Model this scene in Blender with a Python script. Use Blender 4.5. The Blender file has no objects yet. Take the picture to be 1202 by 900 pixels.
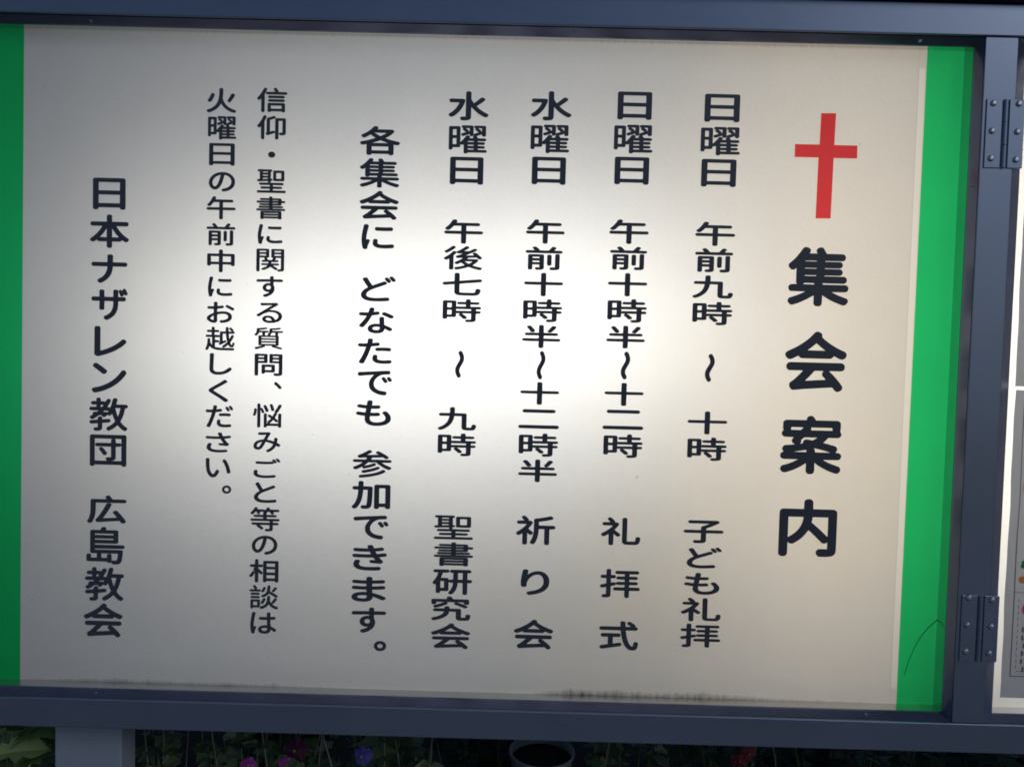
import bpy, bmesh, math, random
from mathutils import Vector, Matrix, Euler
R = math.radians
sc = bpy.context.scene
COLL = sc.collection
ZB = 0.60                      # height of the lower edge of the notice panel above the soil

# ------------------------------------------------------------------ camera
cam_d = bpy.data.cameras.new('camera'); cam = bpy.data.objects.new('camera', cam_d); COLL.objects.link(cam)
cam_d.sensor_width = 36.0; cam_d.lens = 36.0*900.0/1202.0
cam_d.clip_start = 0.01; cam_d.clip_end = 500
rt = Vector((0.99964812, 0.00535509, 0.02597987)); up = Vector((-0.02617091, 0.03938166, 0.99888146)); fw = Vector((-0.00432597, 0.99920989, -0.03950795))
m = Matrix((rt, up, -fw)).transposed().to_4x4(); m.translation = Vector((0.58142, -0.90114, 0.40693+ZB))
cam.matrix_world = m
sc.camera = cam
sc.cycles.filter_width = 1.75

# ------------------------------------------------------------------ sky, sun, exposure
SUN_EL, SUN_AZ = R(30), R(136)            # azimuth measured from +Y towards +X: veiled sun in front of the board, far to the right
w = bpy.data.worlds.new('World'); sc.world = w; w.use_nodes = True
nt = w.node_tree; nt.nodes.clear()
sky = nt.nodes.new('ShaderNodeTexSky'); sky.sky_type = 'NISHITA'; sky.sun_disc = False
sky.sun_elevation = SUN_EL; sky.sun_rotation = SUN_AZ; sky.dust_density = 0.4; sky.ozone_density = 4.0
bg = nt.nodes.new('ShaderNodeBackground'); bg.inputs['Strength'].default_value = 0.054
wo = nt.nodes.new('ShaderNodeOutputWorld')
nt.links.new(sky.outputs[0], bg.inputs[0]); nt.links.new(bg.outputs[0], wo.inputs[0])
sl = bpy.data.lights.new('sun', 'SUN'); sl.energy = 0.5; sl.angle = R(20); sl.color = (1, .985, .96)
so = bpy.data.objects.new('sun', sl); COLL.objects.link(so)
sd = Vector((math.sin(SUN_AZ)*math.cos(SUN_EL), math.cos(SUN_AZ)*math.cos(SUN_EL), math.sin(SUN_EL)))
so.rotation_euler = (-sd).to_track_quat('-Z', 'Y').to_euler(); so.location = sd*20
sc.view_settings.view_transform = 'Standard'; sc.view_settings.look = 'None'
sc.view_settings.exposure = 0.0; sc.view_settings.gamma = 1.0; sc.view_settings.use_curve_mapping = False

# the lamps that glow inside the two light boxes (they shine out through the milky acrylic)
def lamp(name, x, y, z, length, thick, tilt, power, col):
    l = bpy.data.lights.new(name, 'AREA'); l.shape = 'RECTANGLE'; l.size = length; l.size_y = thick; l.energy = power; l.color = col
    o = bpy.data.objects.new(name, l); COLL.objects.link(o)
    # a flat tube light that emits along -Y, towards the panel; local X is the tube
    o.matrix_world = Matrix.Translation((x, y, z+ZB)) @ Matrix.Rotation(tilt, 4, 'Y') @ Matrix(((1,0,0,0),(0,0,1,0),(0,-1,0,0),(0,0,0,1)))
    return o
lamp('box_lamp', .474, .221, .431, .59, .04, R(-4), 2.25, (1, .995, .97))
lamp('box_lamp', .996, .235, .441, .75, .286, R(90), 1.52, (1, .84, .61))
lamp('box_lamp', 1.30, .225, .42, .60, .08, R(90), 3.2, (1, .94, .82))

# ------------------------------------------------------------------ helpers
def link(o, parent=None):
    COLL.objects.link(o)
    if parent is not None: o.parent = parent
    return o
def mesh_obj(name, bm, mat, parent=None, smooth=False, label=None):
    me = bpy.data.meshes.new(name)
    bmesh.ops.recalc_face_normals(bm, faces=bm.faces)
    bm.to_mesh(me); bm.free()
    for mt in (mat if isinstance(mat, (list, tuple)) else [mat]): me.materials.append(mt)
    if smooth:
        for p in me.polygons: p.use_smooth = True
    o = bpy.data.objects.new(name, me); link(o, parent)
    if label: o['label'] = label
    return o
def empty(name, loc, label, cat, group=None):
    o = bpy.data.objects.new(name, None); o.location = loc; o.empty_display_size = .05
    o['label'] = label; o['category'] = cat
    if group: o['group'] = group
    return link(o)
def box(bm, x0, x1, y0, y1, z0, z1, bev=0.0):
    b = bmesh.new()
    bmesh.ops.create_cube(b, size=1)
    for v in b.verts:
        v.co = Vector(((x0+x1)/2+v.co.x*(x1-x0), (y0+y1)/2+v.co.y*(y1-y0), (z0+z1)/2+v.co.z*(z1-z0)))
    if bev: bmesh.ops.bevel(b, geom=list(b.edges), offset=bev, segments=2, affect='EDGES', profile=.5)
    t = bpy.data.meshes.new('t'); b.to_mesh(t); b.free(); bm.from_mesh(t); bpy.data.meshes.remove(t)
    return bm
def tube(bm, pts, r0, r1, n=6):
    rings = []
    for i, p in enumerate(pts):
        p = Vector(p); a = Vector(pts[max(0, i-1)]); c = Vector(pts[min(len(pts)-1, i+1)])
        d = (c-a).normalized(); s = d.orthogonal().normalized(); q = d.cross(s)
        r = r0+(r1-r0)*i/(len(pts)-1)
        rings.append([bm.verts.new(p+(s*math.cos(2*math.pi*k/n)+q*math.sin(2*math.pi*k/n))*r) for k in range(n)])
    for A, B in zip(rings, rings[1:]):
        for k in range(n): bm.faces.new((A[k], A[(k+1) % n], B[(k+1) % n], B[k]))
    bm.faces.new(rings[0][::-1]); bm.faces.new(rings[-1])

# ------------------------------------------------------------------ materials
def newmat(name):
    mt = bpy.data.materials.new(name); mt.use_nodes = True; n = mt.node_tree; n.nodes.clear()
    out = n.nodes.new('ShaderNodeOutputMaterial')
    return mt, n, out
def nd(n, t, **kw):
    x = n.nodes.new(t)
    for k, v in kw.items():
        if k.startswith('i_'): x.inputs[k[2:].replace('_', ' ')].default_value = v
        else: setattr(x, k, v)
    return x
def math_n(n, op, a, b=None, clamp=False):
    x = n.nodes.new('ShaderNodeMath'); x.operation = op; x.use_clamp = clamp
    for i, v in enumerate((a, b)):
        if v is None: continue
        if isinstance(v, (int, float)): x.inputs[i].default_value = v
        else: n.links.new(v, x.inputs[i])
    return x.outputs[0]
def mixc(n, fac, a, b, blend='MIX'):
    x = n.nodes.new('ShaderNodeMix'); x.data_type = 'RGBA'; x.blend_type = blend
    for s, v in ((x.inputs[0], fac), (x.inputs[6], a), (x.inputs[7], b)):
        if isinstance(v, (int, float)): s.default_value = v
        elif isinstance(v, tuple): s.default_value = (*v, 1) if len(v) == 3 else v
        else: n.links.new(v, s)
    return x.outputs[2]
def noise(n, vec, scale, detail=3, rough=.55):
    x = nd(n, 'ShaderNodeTexNoise'); x.inputs['Scale'].default_value = scale; x.inputs['Detail'].default_value = detail; x.inputs['Roughness'].default_value = rough
    if vec is not None: n.links.new(vec, x.inputs['Vector'])
    return x.outputs['Fac']
def ramp(n, fac, stops):
    x = n.nodes.new('ShaderNodeValToRGB'); n.links.new(fac, x.inputs[0])
    e = x.color_ramp.elements
    while len(e) < len(stops): e.new(.5)
    for q, (p, c) in zip(e, stops): q.position = p; q.color = (*c, 1) if len(c) == 3 else c
    return x.outputs[0]
def objcoord(n): return n.nodes.new('ShaderNodeTexCoord').outputs['Object']

def simple(name, col, rough=.5, spec=.5, metal=0, var=.15, scale=40, bump=0.0, bscale=400, rvar=.1):
    mt, n, out = newmat(name)
    b = nd(n, 'ShaderNodeBsdfPrincipled'); oc = objcoord(n)
    f = noise(n, oc, scale)
    d = tuple(c*(1-var) for c in col); l = tuple(min(1, c*(1+var)) for c in col)
    n.links.new(mixc(n, f, d, l), b.inputs['Base Color'])
    r = n.nodes.new('ShaderNodeMapRange'); r.inputs[3].default_value = rough-rvar; r.inputs[4].default_value = rough+rvar
    n.links.new(noise(n, oc, scale*.4), r.inputs[0]); n.links.new(r.outputs[0], b.inputs['Roughness'])
    b.inputs['Metallic'].default_value = metal; b.inputs['Specular IOR Level'].default_value = spec
    if bump:
        bp = nd(n, 'ShaderNodeBump'); bp.inputs['Strength'].default_value = bump; bp.inputs['Distance'].default_value = .001
        n.links.new(noise(n, oc, bscale, 2), bp.inputs['Height']); n.links.new(bp.outputs[0], b.inputs['Normal'])
    n.links.new(b.outputs[0], out.inputs[0])
    return mt

def acrylic(name, col, grime=True, band=None):
    """milky acrylic: half of the light scatters back, half goes through; thin gloss; grime along top and bottom edges"""
    mt, n, out = newmat(name); oc = objcoord(n)
    sep = n.nodes.new('ShaderNodeSeparateXYZ'); n.links.new(oc, sep.inputs[0])
    x, z = sep.outputs[0], sep.outputs[2]
    st = nd(n, 'ShaderNodeMapping'); st.inputs['Scale'].default_value = (1, 1, .12); n.links.new(oc, st.inputs[0])
    wear = math_n(n, 'ADD', math_n(n, 'MULTIPLY', noise(n, oc, 9, 7, .7), .8), math_n(n, 'MULTIPLY', noise(n, st.outputs[0], 14, 5, .6), .2))
    c = mixc(n, wear, tuple(v*.90 for v in col), tuple(min(1, v*1.08) for v in col))
    fine = noise(n, oc, 150, 3, .6)
    c = mixc(n, math_n(n, 'MULTIPLY', fine, .16), c, tuple(v*.72 for v in col))
    yel = ramp(n, noise(n, oc, 2.2, 4, .6), [(.5, (1, 1, 1)), (.8, (1, .97, .90))])
    c = mixc(n, 1.0, c, yel, 'MULTIPLY')
    if band:
        inb = math_n(n, 'MULTIPLY', math_n(n, 'GREATER_THAN', x, band[0]), math_n(n, 'LESS_THAN', x, band[1]))
        inb = math_n(n, 'MULTIPLY', inb, math_n(n, 'MULTIPLY', math_n(n, 'GREATER_THAN', z, .02), math_n(n, 'LESS_THAN', z, .747)))
        c = mixc(n, inb, c, tuple(min(1, v*1.13) for v in col))
        edge = math_n(n, 'MULTIPLY', math_n(n, 'GREATER_THAN', x, band[0]-.002), math_n(n, 'LESS_THAN', x, band[0]))
        c = mixc(n, math_n(n, 'MULTIPLY', edge, .5), c, tuple(v*f for v, f in zip(col, (.84, .92, .80))))  # thin greenish shadow line painted along the left side of the band
    if grime:
        mp = n.nodes.new('ShaderNodeMapping'); mp.inputs['Scale'].default_value = (1, 1, .22); n.links.new(oc, mp.inputs[0])
        spikes = noise(n, mp.outputs[0], 260, 3, .7)
        patch = noise(n, oc, 5.0, 3, .6)
        # mould line on the lower edge: height varies along the board
        # where damp has sat along the lower edge: a long patch right of the middle, a weaker one at the left
        damp = ramp(n, math_n(n, 'ADD', math_n(n, 'MULTIPLY', x, .9), math_n(n, 'MULTIPLY', noise(n, oc, 9, 3, .6), .06)),
                    [(.02, (.12,)*3), (.10, (.62,)*3), (.28, (.50,)*3), (.40, (.06,)*3), (.58, (.10,)*3), (.63, (1.0,)*3), (.76, (.85,)*3), (.86, (.40,)*3), (.97, (.12,)*3)])
        gate = math_n(n, 'MULTIPLY', damp, math_n(n, 'ADD', .35, noise(n, oc, 14, 4, .7)))
        rough = noise(n, oc, 75, 4, .75)
        hgt = math_n(n, 'MULTIPLY', math_n(n, 'ADD', math_n(n, 'MULTIPLY', spikes, .007), math_n(n, 'MULTIPLY', rough, .011)), gate)
        d = math_n(n, 'SUBTRACT', math_n(n, 'ADD', hgt, math_n(n, 'MULTIPLY', rough, .0030)), z)
        low = math_n(n, 'MULTIPLY', math_n(n, 'DIVIDE', d, .0075), math_n(n, 'ADD', .45, math_n(n, 'MULTIPLY', spikes, .6)), True)
        soft = math_n(n, 'MULTIPLY', math_n(n, 'SUBTRACT', 1.0, math_n(n, 'DIVIDE', z, .035), True), math_n(n, 'MULTIPLY', patch, .35))
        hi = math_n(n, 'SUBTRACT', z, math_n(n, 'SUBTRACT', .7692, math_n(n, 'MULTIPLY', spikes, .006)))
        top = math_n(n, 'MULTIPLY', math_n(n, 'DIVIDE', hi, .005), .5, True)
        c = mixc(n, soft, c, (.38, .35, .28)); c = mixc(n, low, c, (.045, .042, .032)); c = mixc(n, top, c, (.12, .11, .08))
        specks = math_n(n, 'GREATER_THAN', noise(n, oc, 130, 1), .80)
        c = mixc(n, math_n(n, 'MULTIPLY', specks, .35), c, (.2, .18, .14))
    bp = nd(n, 'ShaderNodeBump'); bp.inputs['Strength'].default_value = .35; bp.inputs['Distance'].default_value = .0008
    n.links.new(noise(n, oc, 170, 2), bp.inputs['Height'])
    df = nd(n, 'ShaderNodeBsdfDiffuse'); tr = nd(n, 'ShaderNodeBsdfTranslucent'); gl = nd(n, 'ShaderNodeBsdfAnisotropic')
    gl.inputs['Roughness'].default_value = .28
    n.links.new(c, df.inputs[0]); n.links.new(c, tr.inputs[0])
    for s in (df, tr, gl): n.links.new(bp.outputs[0], s.inputs['Normal'])
    m1 = n.nodes.new('ShaderNodeMixShader'); m1.inputs[0].default_value = .62; n.links.new(df.outputs[0], m1.inputs[1]); n.links.new(tr.outputs[0], m1.inputs[2])
    fr = n.nodes.new('ShaderNodeFresnel'); fr.inputs[0].default_value = 1.45
    m2 = n.nodes.new('ShaderNodeMixShader'); n.links.new(fr.outputs[0], m2.inputs[0]); n.links.new(m1.outputs[0], m2.inputs[1]); n.links.new(gl.outputs[0], m2.inputs[2])
    n.links.new(m2.outputs[0], out.inputs[0])
    return mt

def film(name, tint, pig, cover=.2, rough=.3):
    """coloured see-through vinyl stuck on the acrylic"""
    mt, n, out = newmat(name); oc = objcoord(n)
    t = nd(n, 'ShaderNodeBsdfTransparent'); n.links.new(mixc(n, noise(n, oc, 9), tuple(v*.93 for v in tint), tint), t.inputs[0])
    b = nd(n, 'ShaderNodeBsdfPrincipled'); b.inputs['Base Color'].default_value = (*pig, 1); b.inputs['Roughness'].default_value = rough
    mx = n.nodes.new('ShaderNodeMixShader'); mx.inputs[0].default_value = cover
    n.links.new(t.outputs[0], mx.inputs[1]); n.links.new(b.outputs[0], mx.inputs[2]); n.links.new(mx.outputs[0], out.inputs[0])
    return mt

M = {}
def painted(name, col, rough, metal):
    """navy enamel with fine speckle, dust, rubbed patches and long drip marks"""
    mt, n, out = newmat(name); oc = objcoord(n); b = nd(n, 'ShaderNodeBsdfPrincipled')
    st = nd(n, 'ShaderNodeMapping'); st.inputs['Scale'].default_value = (.10, 1, 1); n.links.new(oc, st.inputs[0])
    grain = noise(n, st.outputs[0], 420, 3, .6); big = noise(n, oc, 5, 5, .65); speck = noise(n, oc, 700, 1)
    c = mixc(n, big, tuple(v*.80 for v in col), tuple(v*1.18 for v in col))
    c = mixc(n, math_n(n, 'MULTIPLY', grain, .22), c, tuple(v*1.5 for v in col))
    dust = ramp(n, noise(n, oc, 60, 5, .75), [(.60, (0, 0, 0)), (.78, (1, 1, 1))])
    c = mixc(n, math_n(n, 'MULTIPLY', dust, .16), c, (.22, .22, .22))
    n.links.new(c, b.inputs['Base Color'])
    r = n.nodes.new('ShaderNodeMapRange'); r.inputs[3].default_value = rough-.10; r.inputs[4].default_value = rough+.12
    n.links.new(math_n(n, 'ADD', math_n(n, 'MULTIPLY', big, .6), math_n(n, 'MULTIPLY', grain, .4)), r.inputs[0]); n.links.new(r.outputs[0], b.inputs['Roughness'])
    b.inputs['Metallic'].default_value = metal
    bp = nd(n, 'ShaderNodeBump'); bp.inputs['Strength'].default_value = .10; bp.inputs['Distance'].default_value = .0006
    n.links.new(speck, bp.inputs['Height']); n.links.new(bp.outputs[0], b.inputs['Normal'])
    n.links.new(b.outputs[0], out.inputs[0]); return mt
M['frame'] = painted('navy_painted_steel', (.170, .205, .285), .36, .72)
M['lip'] = simple('glossy_navy_bead', (.16, .175, .26), .17, .6, .75, .2, 30, 0, 1, .05)
M['return'] = simple('polished_aluminium_return', (.62, .62, .62), .16, .5, .95, .15, 30, 0, 1, .06)
M['post'] = simple('grey_painted_post', (.23, .26, .33), .5, .5, 0, .08, 18, .1, 500)
M['panel'] = acrylic('milky_acrylic_white', (.80, .79, .77), True, (1.0385, 1.0452))
M['panel2'] = acrylic('milky_acrylic_poster_side', (.82, .81, .78), True)
M['green'] = film('green_film', (.035, .93, .335), (.006, .09, .08), .09)
M['vinyl'] = simple('dark_navy_vinyl', (.042, .048, .070), .40, .4, 0, .1, 30)
M['red'] = film('red_film', (.95, .085, .105), (.55, .06, .07), .12, .45)
M['inner'] = simple('grey_box_lining', (.40, .40, .39), .7, .2)
M['steel'] = simple('zinc_screw', (.40, .42, .46), .38, .5, .9, .1, 80)
M['paper'] = film('poster_paper', (.32, .32, .335), (.52, .52, .55), .62, .6)
M['ink'] = simple('grey_ink', (.05, .05, .055), .6, .2)
M['inkgreen'] = simple('green_ink', (.02, .22, .10), .6, .2)
M['inkorange'] = simple('orange_ink', (.75, .24, .06), .6, .2)
M['inkpink'] = simple('pink_ink', (.75, .06, .14), .6, .2)
M['crack'] = simple('dark_crack', (.004, .10, .03), .5, .2)

# ------------------------------------------------------------------ the notice board
board = empty('notice_board', (0, 0, 0), 'navy steel light-box notice board with glowing white panel and green side stripes', 'notice board')
D_BAR = -.030; BACK = .27
XL0, XR1 = -.046, 1.745         # inner edges of the outer stiles
def part(name, mat, boxes, bev=.0012, parent=board, label=None):
    bm = bmesh.new()
    for b in boxes: box(bm, b[0], b[1], b[2], b[3], b[4]+ZB, b[5]+ZB, bev)
    return mesh_obj(name, bm, mat, parent, label=label)
part('top_rail', M['frame'], [(XL0-.045, XR1+.045, D_BAR, BACK, .7735, .8085)])
part('bottom_rail', M['frame'], [(XL0-.045, XR1+.045, D_BAR, BACK, -.0405, -.0062)])
part('roof_cap', M['frame'], [(XL0-.07, XR1+.07, D_BAR-.012, BACK+.03, .8118, .85)], .003)
part('side_stile', M['frame'], [(XL0-.045, XL0-.006, D_BAR+.002, BACK-.002, -.0060, .7733)])
part('side_stile', M['frame'], [(XR1+.006, XR1+.045, D_BAR+.002, BACK-.002, -.0060, .7733)])
part('mullion', M['frame'], [(1.0965, 1.1332, D_BAR+.002, BACK-.03, -.0060, .7732)], .0008)
part('back_panel', M['inner'], [(XL0-.006, XR1+.006, BACK-.024, BACK-.012, -.0060, .7733)], .0)

def ring(name, mats, xs0, zs0, xs1, zs1, prof, parent):
    """mitred moulding; prof = list of (offset outwards from the opening, y), one material index per band"""
    bm = bmesh.new(); rows = []
    for off, y, ob, ot in prof:
        rows.append([bm.verts.new((x, y, z+ZB)) for x, z in ((xs0-off, zs0-ob), (xs1+off, zs0-ob), (xs1+off, zs1+ot), (xs0-off, zs1+ot))])
    for i, (A, B) in enumerate(zip(rows, rows[1:])):
        for k in range(4):
            f = bm.faces.new((A[k], A[(k+1) % 4], B[(k+1) % 4], B[k])); f.material_index = mats[i]
    return mesh_obj(name, bm, [M['lip'], M['return']], parent)
# outer edge, bevelled face, lip, return to the acrylic
LIP = [(.0058, -.020, .0075, .0075), (.0058, -.026, .0072, .0072), (.0052, -.0268, .0066, .0066), (.0008, -.0175, .0008, .0008), (.0002, -.0160, 0, 0), (0, -.0150, 0, 0), (-.0018, .0012, -.0008, .0030)]
ring('inner_moulding', [0, 0, 0, 0, 0, 1], -.046, .0008, 1.0908, .7660, LIP, board)
LIP2 = [(.0165, -.020, .0075, .0075), (.0165, -.026, .0072, .0072), (.0158, -.0268, .0066, .0066), (.0010, -.0175, .0008, .0008), (.0002, -.0160, 0, 0), (0, -.0150, 0, 0), (.0030, .0012, -.0008, .0030)]
ring('inner_moulding', [0, 0, 0, 0, 0, 1], 1.1495, .0008, 1.7288, .7660, LIP2, board)

def sheet(name, mat, x0, x1, z0, z1, y, parent, label=None, th=0):
    bm = bmesh.new()
    if th: box(bm, x0, x1, y, y+th, z0, z1)
    else: bm.faces.new([bm.verts.new((x, y, z)) for x, z in ((x0, z0), (x1, z0), (x1, z1), (x0, z1))])
    o = mesh_obj(name, bm, mat, parent, label=label); return o
panel = sheet('sign_panel', M['panel'], -.0515, 1.0950, -.004, .7725, 0, board, 'milky white sign panel lit from inside'); panel.location = (0, 0, ZB)
panel2 = sheet('display_panel', M['panel2'], 1.1340, 1.744, -.004, .7725, 0, board, 'plain milky white panel carrying two posters'); panel2.location = (0, 0, ZB)
def poly(name, pts, y, mat, parent, th=.0003, label=None):
    bm = bmesh.new(); a = [bm.verts.new((x, y, z)) for x, z in pts]; f = bm.faces.new(a)
    if f.normal.length == 0: f.normal_update()
    if th:
        r = bmesh.ops.extrude_face_region(bm, geom=[f]); 
        for v in [g for g in r['geom'] if isinstance(g, bmesh.types.BMVert)]: v.co.y += th
    return mesh_obj(name, bm, mat, parent, label=label)
# green stripes and red cross: thin coloured film on the acrylic
poly('green_stripe', [(-.0510, -.0035), (-.0022, -.0035), (.0021, .7720), (-.0510, .7720)], -.0008, M['green'], panel, 0, 'green film stripe in shade at the left edge')
poly('green_stripe', [(1.0452, -.0035), (1.0945, -.0035), (1.0945, .7720), (1.0461, .7720)], -.0008, M['green'], panel, 0, 'bright green film stripe beside the hinged mullion')
poly('cross', [(.9254, .5724), (.9429, .5727), (.9435, .6422), (.9706, .6423), (.9704, .6571), (.9436, .6572), (.9442, .6935), (.9270, .6931), (.9266, .6573), (.8982, .6571), (.8983, .6423), (.9259, .6424)], -.0008, M['red'], panel, 0, 'red Latin cross above the title')
bm = bmesh.new()
tube(bm, [(x, -.0013, z) for x, z in ((1.0918, .1074), (1.0850, .1012), (1.0796, .0958), (1.0735, .0885), (1.0682, .0801), (1.0640, .0715), (1.0600, .0613), (1.0562, .0500), (1.0530, .0374))], .0005, .0003, 5)
tube(bm, [(1.0918, -.0013, .1074), (1.0919, -.0013, .1300), (1.0917, -.0013, .1500)], .0004, .0002, 5)
mesh_obj('crack', bm, M['crack'], panel, label='thin dark crack curving through the right green stripe')

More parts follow.
